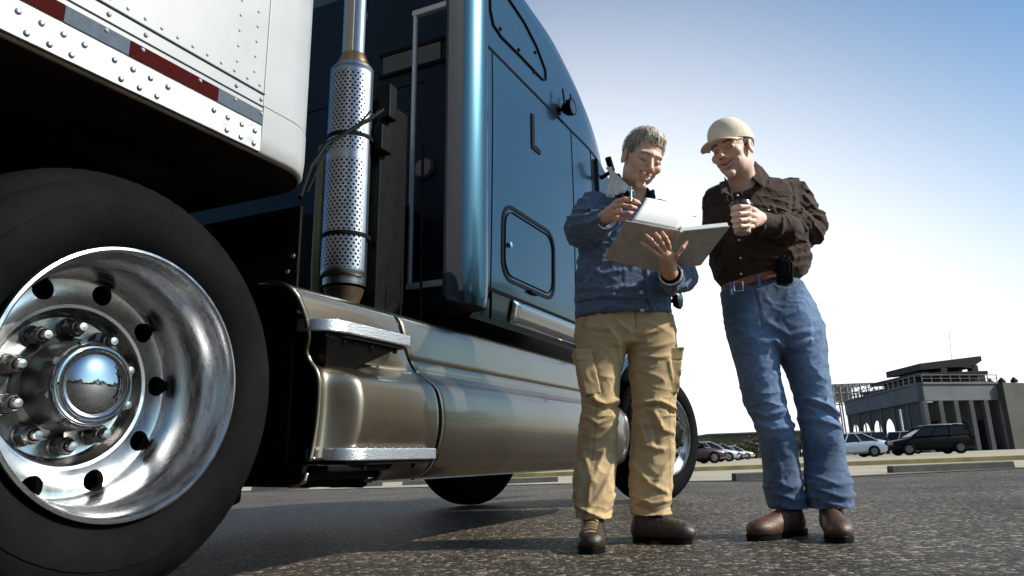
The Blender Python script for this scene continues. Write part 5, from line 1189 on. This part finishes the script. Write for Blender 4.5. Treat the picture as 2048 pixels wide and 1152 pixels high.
M['kerbyellow'] = mat('faded_yellow_kerb', (.42, .33, .13), .8, n=1, nscale=2, nlo=.6, nhi=1.15)
M['block'] = mat('grey_parking_block', (.075, .072, .068), .9, n=1, nscale=9, nlo=.7, nhi=1.3)
M['moss'] = mat('mossy_joint', (.10, .09, .045), .95, n=1, nscale=5, nlo=.3, nhi=1.6)
def gp2(x, y, z=0): return (x, y, z)
g = Geo(); g.add([(-60, 17.5, .004), (-6, 15.8, .004), (1.6, 11.2, .004), (3.2, 9.75, .004), (7.6, 11.1, .004), (60, 14.5, .004), (160, 160, .004), (-160, 160, .004)], [tuple(range(8))]); tag(g.build('parking_lot', M['concrete']), kind='structure')
g = Geo(); ln = [(-6, 15.8), (1.6, 11.2), (3.2, 9.75), (7.6, 11.1), (60, 14.5)]
for a, b in zip(ln[:-1], ln[1:]):
    g.add([(a[0], a[1]-.35, .008), (b[0], b[1]-.35, .008), (b[0], b[1]+.03, .008), (a[0], a[1]+.03, .008)], [(0, 1, 2, 3)])
tag(g.build('pavement_joint', M['moss']), kind='structure')
def kerb(p, q, name, m, wd=.16, h=.13):
    p = np.array(p); q = np.array(q); d = (q-p)/np.linalg.norm(q-p); n = np.array([-d[1], d[0]]); g = Geo(); L_ = np.linalg.norm(q-p)
    sec = [(-wd/2, -.01), (-wd/2*.82, h), (wd/2*.82, h), (wd/2, -.01)]; P = []
    for e in (p, q): P += [(e[0]+n[0]*s, e[1]+n[1]*s, z) for s, z in sec]
    c = tuple((p+q)/2)+(0,)
    return g.add(P, [(0, 1, 2, 3), (7, 6, 5, 4), (0, 4, 5, 1), (1, 5, 6, 2), (2, 6, 7, 3), (3, 7, 4, 0)]).build(name, m, None, bevel=.015, org=c)
ik = kerb((-30, 25.5), (14.5, 16.2), 'island_kerb', M['kerbyellow'], .3, .11); ik['kind'] = 'structure'
ik = kerb((14.7, 16.15), (60, 12), 'island_kerb', M['kerbyellow'], .3, .11); ik['kind'] = 'structure'
bl_ = [(505, 616, 15.2), (662, 763, 15.2), (805, 905, 15.0), (945, 1116, 13.0), (1467, 1702, 9.9), (1782, 2039, 10.75)]
bl_lab = ['grey concrete parking block on the asphalt between rear wheel and lower step', 'grey concrete parking block seen in the gap under the lower step', 'dark concrete parking block seen just left of the far front tyre', 'grey concrete parking block under the truck, between far front tyre and khaki trousers',
          'long dark parking block running behind the jeans of the capped man', 'long dark parking block at the lot edge below the black SUV']
for (u0, u1, Y), lb in zip(bl_, bl_lab):
    a, b = U(u0, 960, Y), U(u1, 955, Y+(.0)); o = kerb(a[:2], b[:2]+np.array([0, .12]), 'parking_block', M['block'], .16, .10 if Y < 12 else .09); tag(o, lb, 'parking block', 'concrete parking blocks along the lot edge')

# ------------------------------------------------------------------ parked cars
M['carglass'] = mat('car_window_glass', (.012, .014, .016), .15, spec=.25)
M['carrim'] = mat('car_wheel_rim', (.16, .16, .17), .4, metal=.7)
def carpaint(n, c, metal=.4): return mat(n, c, .3, metal=metal, coat=1, coat_r=.05)
def car(name, loc, rz, paint, kind, label, cat, group=None):
    """nose towards +x"""
    r = empty(name, loc, rz); tag(r, label, cat, group)
    if kind == 'sedan': L_, W_ = 4.6, 1.76; lower = [(-2.30, .42, .70, .62), (-2.22, .30, .93, .80), (-1.9, .22, 1.00, .86), (-1.35, .20, .99, .88), (0, .19, .93, .88), (.85, .20, .92, .88), (1.3, .22, .86, .87), (1.9, .24, .74, .82), (2.18, .27, .62, .74), (2.30, .34, .52, .60)]; gh = (-1.75, -.95, .25, 1.05, 1.42, .60)
    elif kind == 'suv': L_, W_ = 4.8, 1.86; lower = [(-2.40, .50, .90, .74), (-2.36, .34, 1.12, .86), (-1.9, .28, 1.16, .92), (0, .26, 1.08, .93), (.9, .27, 1.05, .92), (1.4, .28, .99, .90), (2.05, .32, .88, .86), (2.33, .36, .78, .78), (2.42, .45, .66, .62)]; gh = (-2.34, -2.05, .30, 1.20, 1.70, .68)
    else: L_, W_ = 4.4, 1.8; lower = [(-2.2, .5, .95, .76), (-2.15, .4, 1.1, .86), (0, .35, 1.10, .89), (.9, .36, 1.08, .88), (1.5, .38, 1.05, .87), (2.0, .42, 1.00, .84), (2.2, .5, .85, .74)]; gh = (-2.14, -2.05, .45, .82, 1.78, .74)
    g = Geo(); P = []; n = 12
    for (x, zb, zt, hw) in lower:
        for (a, b) in ((-.80, 0), (-1, .18), (-1.0, .55), (-.96, .82), (-.86, .96), (-.60, 1), (.60, 1), (.86, .96), (.96, .82), (1.0, .55), (1, .18), (.80, 0)): P.append((x, a*hw, zb+(zt-zb)*b))
    m = len(lower); g.add(P, [(i*n+j, i*n+(j+1) % n, (i+1)*n+(j+1) % n, (i+1)*n+j) for i in range(m-1) for j in range(n)]+[tuple(range(n)), tuple((m-1)*n+j for j in range(n))])
    body_ = g.build('body', paint, r, smooth=True, angle=50)
    x0, x1, x2, x3, zr, hr = gh; zb0 = lower[2][2]-.06; hb_ = lower[4][3]*.93
    B = [(x0, -hb_, zb0), (x3, -hb_, zb0-.03), (x3, hb_, zb0-.03), (x0, hb_, zb0)]; T = [(x1, -hr, zr-.06), (x2, -hr, zr-.06), (x2, hr, zr-.06), (x1, hr, zr-.06)]
    Geo().add(B+T, [(0, 3, 2, 1), (4, 5, 6, 7), (0, 1, 5, 4), (1, 2, 6, 5), (2, 3, 7, 6), (3, 0, 4, 7)]).build('windows', M['carglass'], r, bevel=.05)
    g = Geo(); g.box((x1-.05, -hr-.01, zr-.07), (x2+.04, hr+.01, zr)); g.build('roof', paint, r, bevel=.045, seg=3)
    g = Geo()
    for s in (-1, 1):
        for (fa, fb) in ((0, 0), (.36, .36), (.68, .66), (1, 1)):
            p_ = (x0+(x3-x0)*fa, s*hb_*1.005, zb0-.02); q_ = (x1+(x2-x1)*fb, s*(hr+.005), zr-.04); g.tube([p_, q_], .035, n=6)
    build_each(g, 'pillar', paint, r, smooth=True)
    wr = .33 if kind == 'sedan' else .37
    for x in (-L_*.31, L_*.30):
        for s in (-1, 1):
            g = Geo(); g.lathe([(wr*.62, s*.10), (wr*.9, s*.11), (wr, s*.08), (wr, -s*.10), (wr*.6, -s*.10)], n=24); w_ = g.build('wheel', M['rubber'], r, smooth=True, angle=40); w_.location = (x, s*(W_/2-.07), wr)
            g = Geo(); g.lathe([(wr*.64, s*.095), (wr*.58, s*.07), (wr*.2, s*.09), (.001, s*.095)], n=20); g.build('rim', M['carrim'], w_, smooth=True)
            g = Geo(); g.lathe([(wr*1.18, s*(W_/2-.0)), (wr*1.18, s*(W_/2+.004)), (wr*.9, s*(W_/2+.004))], n=20, c=(x, 0, wr)); 
    fx = lower[-2]; bx_ = lower[1]
    for s in (-1, 1):
        g = Geo(); g.box((fx[0]-.16, s*(fx[3]-.04)-.14, fx[2]-.16), (fx[0]+.05, s*(fx[3]-.04)+.06*0+.04, fx[2]-.03)); g.build('headlight', M['lens'], r, bevel=.03)
        g = Geo(); g.box((bx_[0]-.04, s*(bx_[3]-.08)-.1, bx_[2]-.30), (bx_[0]+.12, s*(bx_[3]-.08)+.1, bx_[2]-.08)); g.build('tail_light', M['red'], r, bevel=.03)
        g = Geo(); g.box((x3-.32, s*(hb_+.05)-.09, zb0+.02), (x3-.20, s*(hb_+.05)+.09, zb0+.15)); g.build('door_mirror', paint, r, bevel=.03)
    if kind == 'suv':
        g = Geo()
        for s in (-1, 1): g.tube([(x1+.1, s*(hr-.06), zr+.0), (x1+.2, s*(hr-.06), zr+.06), (x2-.3, s*(hr-.06), zr+.06), (x2-.2, s*(hr-.06), zr)], .018, n=8)
        build_each(g, 'roof_rack', M['alum'], r, smooth=True)
    g = Geo(); g.box((lower[-1][0]-.08, -.45, .30), (lower[-1][0]+.03, .45, .43)); g.build('number_plate_holder', M['black'], r, bevel=.01)
    return r
def cx(u, Y): return U(u, 905, Y)[0]
car('parked_car', (cx(1688, 45), 45, .004), PI-.06, carpaint('silver_blue_car_paint', (.42, .50, .58)), 'sedan', 'pale silver blue sedan parked left of the black SUV, tail to the right', 'car')
car('parked_car', (cx(1857, 46), 46, .004), PI-.10, mat('black_car_paint', (.006, .006, .0065), .35, spec=.12), 'suv', 'black SUV with roof rack parked in front of the low arched building', 'car')
car('parked_car', (cx(1797, 60), 60, .004), PI-.5, carpaint('white_car_paint', (.6, .6, .6), 0), 'van', 'boxy white off-roader parked behind the black SUV and silver sedan', 'car')
car('parked_car', (cx(1706, 56), 56, .004), PI, carpaint('charcoal_car_paint', (.03, .03, .032)), 'suv', 'charcoal SUV whose roof shows above the silver sedan', 'car')
car('parked_car', (cx(1370, 43), 43, .004), .12, carpaint('dark_red_car_paint', (.035, .008, .008)), 'sedan', 'dark maroon car with its nose showing just right of the truck front tyre', 'car')
car('parked_car', (cx(1410, 53), 53, .004), .10, carpaint('silver_car_paint', (.45, .46, .47)), 'sedan', 'silver car with dark windscreen, second in the row right of the front tyre', 'car')
car('parked_car', (cx(1436, 64), 64, .004), .10, carpaint('slate_blue_car_paint', (.12, .17, .26)), 'sedan', 'slate blue car, third in the row right of the front tyre', 'car')
car('parked_car', (cx(1462, 78), 78, .004), .10, carpaint('cream_car_paint', (.55, .52, .44), 0), 'sedan', 'cream car at the far right end of the row beyond the front tyre', 'car')

# far wood behind and to the right of the photographer: it shows only in the paint and chrome
rnd = np.random.RandomState(5); g = Geo()
for k in range(9000):
    a = math.radians(rnd.uniform(52, 262)); Rr = 75+rnd.uniform(-5, 5); hh = (7.5+2.5*math.sin(a*9)+1.6*math.sin(a*23+1)+1.0*math.sin(a*51))*(1 if math.sin(a*5+1) > -.75 else .45)
    z = hh*rnd.uniform(0, 1)**.8; c_ = np.array([Rr*math.sin(a), Rr*math.cos(a), z]); s_ = rnd.uniform(.5, 1.1); u_ = rnd.normal(size=3); u_ /= np.linalg.norm(u_); v_ = np.cross(u_, rnd.normal(size=3)); v_ /= np.linalg.norm(v_)
    g.add([c_-u_*s_, c_+v_*s_*.7, c_+u_*s_, c_-v_*s_*.7], [(0, 1, 2, 3)])
M['leaf'] = mat('dull_green_leaves', (.055, .062, .022), .7, n=1, nscale=3, nlo=.4, nhi=1.7)
tag(g.build('distant_woods', M['leaf']), 'dark band of distant trees round the lot, mirrored in the chrome hub', 'woods', kind='stuff')

# ------------------------------------------------------------------ terminal building with arches and a roof terrace
M['bconc'] = mat('backlit_grey_stucco', (.12, .125, .135), .9, n=1, nscale=.5, nlo=.8, nhi=1.15)  # grey darkened to carry the shade of the backlit front
M['bdark'] = mat('backlit_brown_stucco', (.058, .055, .05), .9, n=1, nscale=.4, nlo=.75, nhi=1.2)  # brown darkened the same way, backlight shade in the colour
M['broof'] = mat('dark_roof_tiles', (.028, .026, .024), .8, n=1, nscale=2, nlo=.7, nhi=1.3)
C0 = U(1852, 850, 75)[:2]; CL = U(1700, 850, 98)[:2]; CR = U(2004, 850, 78)[:2]
TB = tuple(C0)+(0,)
term = empty('terminal_building', TB); tag(term, 'dark low terminal building with arches, broad fascia and tiered roof structure on top', 'building')
H_ = 6.7; FB_ = 5.05
def wallpiece(P, Q, z0, z1, th, name, m, off=0, nm=0):
    P = np.array(P); Q = np.array(Q); d = (Q-P)/np.linalg.norm(Q-P); n = np.array([d[1], -d[0]])
    a, b = P+n*off, Q+n*off; g = Geo(); V = []
    for z in (z0, z1): V += [(a[0], a[1], z), (b[0], b[1], z), (b[0]-n[0]*th, b[1]-n[1]*th, z), (a[0]-n[0]*th, a[1]-n[1]*th, z)]
    return g.add(V, [(0, 3, 2, 1), (4, 5, 6, 7), (0, 1, 5, 4), (1, 2, 6, 5), (2, 3, 7, 6), (3, 0, 4, 7)]).build(name, m, term, org=TB, bevel=.04)
wallpiece(CL, C0, FB_, H_, 1.2, 'fascia', M['bconc'], .35); wallpiece(C0, CR, FB_, H_, 1.2, 'fascia', M['bconc'], .35)
wallpiece(CL, C0, H_, H_+.22, 1.5, 'parapet', M['bconc'], .5); wallpiece(C0, CR, H_, H_+.22, 1.5, 'parapet', M['bconc'], .5)
wallpiece(C0+(CR-C0)*.12, CR, 0, FB_, .6, 'wall', M['bdark'], -1.2)
CRR = U(2120, 850, 82)[:2]; wallpiece(CR+np.array([.0, -.4]), CRR, 0, H_+.1, 8, 'end_block', M['bdark'], .6)
for k in range(6):
    a = C0+(CR-C0)*(k/5.); g = Geo(); g.box((a[0]-.22, a[1]-.5, 0), (a[0]+.22, a[1]+.1, FB_)); g.build('pilaster', M['bconc'], term, org=TB, bevel=.03)
# arched colonnade of the left wing: wall with real openings
def arcade(P, Q, n, z1, th, holes):
    P = np.array(P); Q = np.array(Q); Lg = np.linalg.norm(Q-P); d = (Q-P)/Lg; nn = np.array([d[1], -d[0]]); g = Geo()
    def pt(s, z, o): q = P+d*s-nn*o; return (q[0], q[1], z)
    bw = Lg/n
    for k in range(n):
        s0, s1 = k*bw, (k+1)*bw; ow = bw*.74; c = (s0+s1)/2; zs_ = z1*.48; R = ow/2
        if k not in holes: poly = [(s0, 0), (s1, 0), (s1, z1), (s0, z1)]; polys = [poly]
        else:
            arc = [(c-R*math.cos(t), zs_+R*math.sin(t)) for t in np.linspace(0, PI, 11)]
            polys = [[(s0, 0), (c-R, 0), (c-R, zs_), (s0, zs_)], [(c+R, 0), (s1, 0), (s1, zs_), (c+R, zs_)]]
            for i in range(10): a, b = arc[i], arc[i+1]; polys.append([a, b, (b[0], z1), (a[0], z1)])
            polys += [[(s0, zs_), (c-R, zs_), (c-R, z1), (s0, z1)], [(c+R, zs_), (s1, zs_), (s1, z1), (c+R, z1)]]
        for po in polys:
            m_ = len(po); V = [pt(s, z, 0) for s, z in po]+[pt(s, z, th) for s, z in po]
            g.add(V, [tuple(range(m_)), tuple(range(m_, 2*m_))[::-1]]+[(i, (i+1) % m_, m_+(i+1) % m_, m_+i) for i in range(m_)])
    return g
arcade(CL, C0, 6, FB_, .15, (0, 1, 2, 3)).build('arcade_wall', M['bdark'], term, org=TB)
for k in range(7):
    a = CL+(C0-CL)*(k/6.); g = Geo(); g.box((a[0]-.15, a[1]-.30, 0), (a[0]+.15, a[1]-.02, FB_)); g.build('pilaster', M['bconc'], term, org=TB, bevel=.03)
for k in range(3):
    a = C0+(CR-C0)*((k*1.6+.9)/5.); g = Geo(); R = .8
    g.prism([(a[0]-R, 0), (a[0]+R, 0)]+[(a[0]+R*math.cos(t), 2.3+R*math.sin(t)) for t in np.linspace(0, PI, 12)], a[1]+.6, a[1]+.9); g.build('arched_door', M['black'], term, org=TB)
for (u, dz) in ((1983, .55), (2007, .6), (2032, .6), (1722, .35), (1748, .35), (1776, .35), (1802, .4)):
    a = U(u, 780, 79 if u > 1900 else 88); g = Geo(); g.lathe([(.001, H_+.22+dz), (dz*.3, H_+.22+dz*.75), (dz*.62, H_+.22+dz*.3), (dz*.55, H_+.2)], n=12, c=(a[0], a[1], 0), axis='z'); g.build('roof_finial', M['broof'], term, org=TB, smooth=True)
def bbox_px(u0, u1, v0, v1, Y, dep, name, m, bev=.03, slope=0):
    a, b = U(u0, v1, Y), U(u1, v0, Y); um = (u0+u1)/2; zt = U(um, v0, Y)[2]; zb = U(um, v1, Y)[2]; g = Geo()
    g.box((a[0], Y, zb), (b[0], Y+dep, zt)); return g.build(name, m, term, org=TB, bevel=bev)
bbox_px(1806, 1856, 768, 776, 84, 10, 'roof_slab', M['broof']); bbox_px(1815, 1856, 775, 792, 85, 8, 'roof_storey', M['bdark'])
bbox_px(1830, 1976, 744, 751, 83.5, 11, 'roof_slab', M['broof']); bbox_px(1840, 1970, 750, 790, 85, 8, 'roof_storey', M['bdark'])
bbox_px(1894, 1922, 724, 746, 86.5, 4, 'tower_stem', M['bdark'])
a, b, c, d_ = U(1838, 719, 84), U(1963, 716, 84), U(1950, 734, 84), U(1838, 730, 84)
zt = .5*(a[2]+b[2]); g = Geo(); g.prism([(a[0], zt-.40), (b[0], zt+.20), (b[0], zt-.35), (c[0]-.5, zt-1.2), (U(1922, 730, 84)[0], zt-1.0), (U(1894, 730, 84)[0], zt-1.0), (a[0], zt-1.15)], 84, 92); g.build('canopy', M['broof'], term, org=TB, bevel=.03)
g = Geo()
for (u, v0, v1) in ((1889, 736, 745), (1952, 730, 745), (1851, 745, 750)): p_, q_ = U(u, v1, 84), U(u, v0, 84); g.box((p_[0]-.35, 84, p_[2]), (p_[0]+.35, 85, q_[2]))
build_each(g, 'roof_vent', M['bdark'], term, org=TB, bevel=.03)
g = Geo(); p_, q_ = U(1904, 722, 88), U(1898, 664, 88); g.tube([p_, q_], .022, n=6); g.build('antenna', M['greytrim'], term, org=TB)
for P_, Q_, n_ in ((CL, C0, 16), (C0, CR, 8)):
    g = Geo(); d_ = (Q_-P_)/np.linalg.norm(Q_-P_); nn_ = np.array([d_[1], -d_[0]])*.4; P_ = P_+nn_; Q_ = Q_+nn_
    g.tube([(P_[0], P_[1], H_+.95), (Q_[0], Q_[1], H_+.95)], .05, n=6); g.tube([(P_[0], P_[1], H_+.6), (Q_[0], Q_[1], H_+.6)], .03, n=6)
    for k in range(n_+1): a = P_+(Q_-P_)*k/n_; g.tube([(a[0], a[1], H_+.2), (a[0], a[1], H_+.98)], .05, n=6)
    g.build('roof_railing', M['bconc'], term, org=TB)
# white lamp post before the arcade
lp = U(1806, 860, 70); g = Geo(); g.tube([(lp[0], lp[1], 0), (lp[0], lp[1], 4.1)], .09, n=10); o = g.build('lamp_post', mat('white_post', (.6, .6, .58), .5), None, smooth=True, org=(lp[0], lp[1], 0)); tag(o, 'thin white lamp post in front of the arched colonnade', 'lamp post')
g = Geo(); g.box((lp[0]-.15, lp[1]-.5, 4.1), (lp[0]+.15, lp[1]+.12, 4.22)); g.build('lamp_head', M['greytrim'], o, org=(lp[0], lp[1], 0), bevel=.02)
# steel gantry frame beyond, standing above the left wing
gx0, gx1 = U(1655, 800, 120)[0], U(1752, 800, 120)[0]; GO = (gx0, 120, 0)
gan = empty('steel_gantry', GO); tag(gan, 'pale hazy steel lattice gantry rising behind the left wing of the building', 'gantry')
M['steel'] = mat('haze_paled_steel', (.20, .20, .19), .7, n=1, nscale=1)  # steel kept pale, distance haze put into its colour
g = Geo(); zt = U(1700, 768, 120)[2]; zb = 0; nb = 7
for yy in (120, 126):
    for k in range(nb+1): x = gx0+(gx1-gx0)*k/nb; g.tube([(x, yy, zb), (x, yy, zt-(.8 if k in (0, nb) else 0))], .14, n=6)
    for z in (zt, zt-1.4, zt-2.8): g.tube([(gx0, yy, z), (gx1, yy, z)], .12, n=6)
    for k in range(nb):
        x, x2 = gx0+(gx1-gx0)*k/nb, gx0+(gx1-gx0)*(k+1)/nb; g.tube([(x, yy, zt-2.8), (x2, yy, zt-1.4)], .07, n=5); g.tube([(x, yy, zt-1.4), (x2, yy, zt)] if k % 2 else [(x, yy, zt), (x2, yy, zt-1.4)], .07, n=5)
for k in range(nb+1): x = gx0+(gx1-gx0)*k/nb; g.tube([(x, 120, zt), (x, 126, zt)], .1, n=6)
g.build('lattice_frame', M['steel'], gan, org=GO)
g = Geo(); g.box((gx0, 121, zt-2.6), (gx0+(gx1-gx0)*.55, 125, zt-.1)); g.build('cladding_panel', M['steel'], gan, org=GO, bevel=.05)
# low olive building and shrubs behind the row of cars
wb = U(1395, 900, 105); we = U(1668, 900, 105); WO = (wb[0], 105, 0)
wh = empty('low_warehouse', WO); tag(wh, 'long low olive building beyond the cars right of the front tyre', 'building')
g = Geo(); g.box((wb[0]+2, 105, 0), (we[0], 118, 3.35)); g.build('wall', mat('olive_plaster', (.13, .12, .075), .9, n=1, nscale=.35, nlo=.7, nhi=1.3), wh, org=WO, bevel=.05)
g = Geo(); g.box((wb[0]+1.6, 104.6, 3.35), (we[0], 118.4, 3.6)); g.build('roof', M['bconc'], wh, org=WO, bevel=.05)
for k in range(6): x = wb[0]+6+k*2.9; g = Geo(); g.box((x, 104.92, 0.2), (x+2.0, 105.1, 1.7)); g.build('dark_bay', M['black'], wh, org=WO)
M['leaf'] = mat('dull_green_leaves', (.055, .062, .022), .7, n=1, nscale=3, nlo=.4, nhi=1.7)
def shrub(name, loc, w_, h_, label, cat, group, n=520, seed=0, m='leaf', trunk=None):
    rnd = np.random.RandomState(seed); r = empty(name, loc); tag(r, label, cat, group); g = Geo(); ctrs = [(rnd.uniform(-.5, .5)*w_, rnd.uniform(-.3, .3)*w_, h_*rnd.uniform(.35, .8), h_*rnd.uniform(.2, .4)) for _ in range(11)]
    for k in range(n):
        c = ctrs[rnd.randint(len(ctrs))]; d = rnd.normal(size=3); d /= np.linalg.norm(d); p_ = np.array(c[:3])+d*c[3]*rnd.uniform(.6, 1.05); p_[2] = max(p_[2], .05)
        s = h_*rnd.uniform(.03, .065); a = rnd.normal(size=3); a /= np.linalg.norm(a); b = np.cross(a, d); b /= np.linalg.norm(b)+1e-9
        g.add([p_-a*s, p_+b*s*.6, p_+a*s, p_-b*s*.6], [(0, 1, 2, 3)])
    g.build('crown', M[m], r)
    g = Geo(); g.tube([(0, 0, 0), (.05*w_, 0, h_*.35), (0, .05*w_, h_*.7)], [h_*.035, h_*.025, h_*.01], n=8)
    for k in range(4): t = k*1.6; g.tube([(.03*w_, 0, h_*(.2+.1*k)), (math.cos(t)*w_*.3, math.sin(t)*w_*.2, h_*(.45+.09*k))], [h_*.02, h_*.006], n=6)
    g.build('trunk', M['blackmetal'], r); return r
for k, (u, Y, w_, h_, lb) in enumerate(((1437, 100, 4, 2.6, 'dull green shrub at the left corner of the low olive building'), (1476, 101, 4.5, 2.9, 'rounded olive shrub before the middle of the low building'), (1512, 99, 4, 3.3, 'taller green shrub between low building and the jeans'), (1600, 99, 4, 2.8, 'shrub glimpsed between the legs of the capped man'))):
    shrub('shrub', (cx(u, Y), Y, 0), w_, h_, lb, 'shrub', 'shrubs along the low building', seed=k)
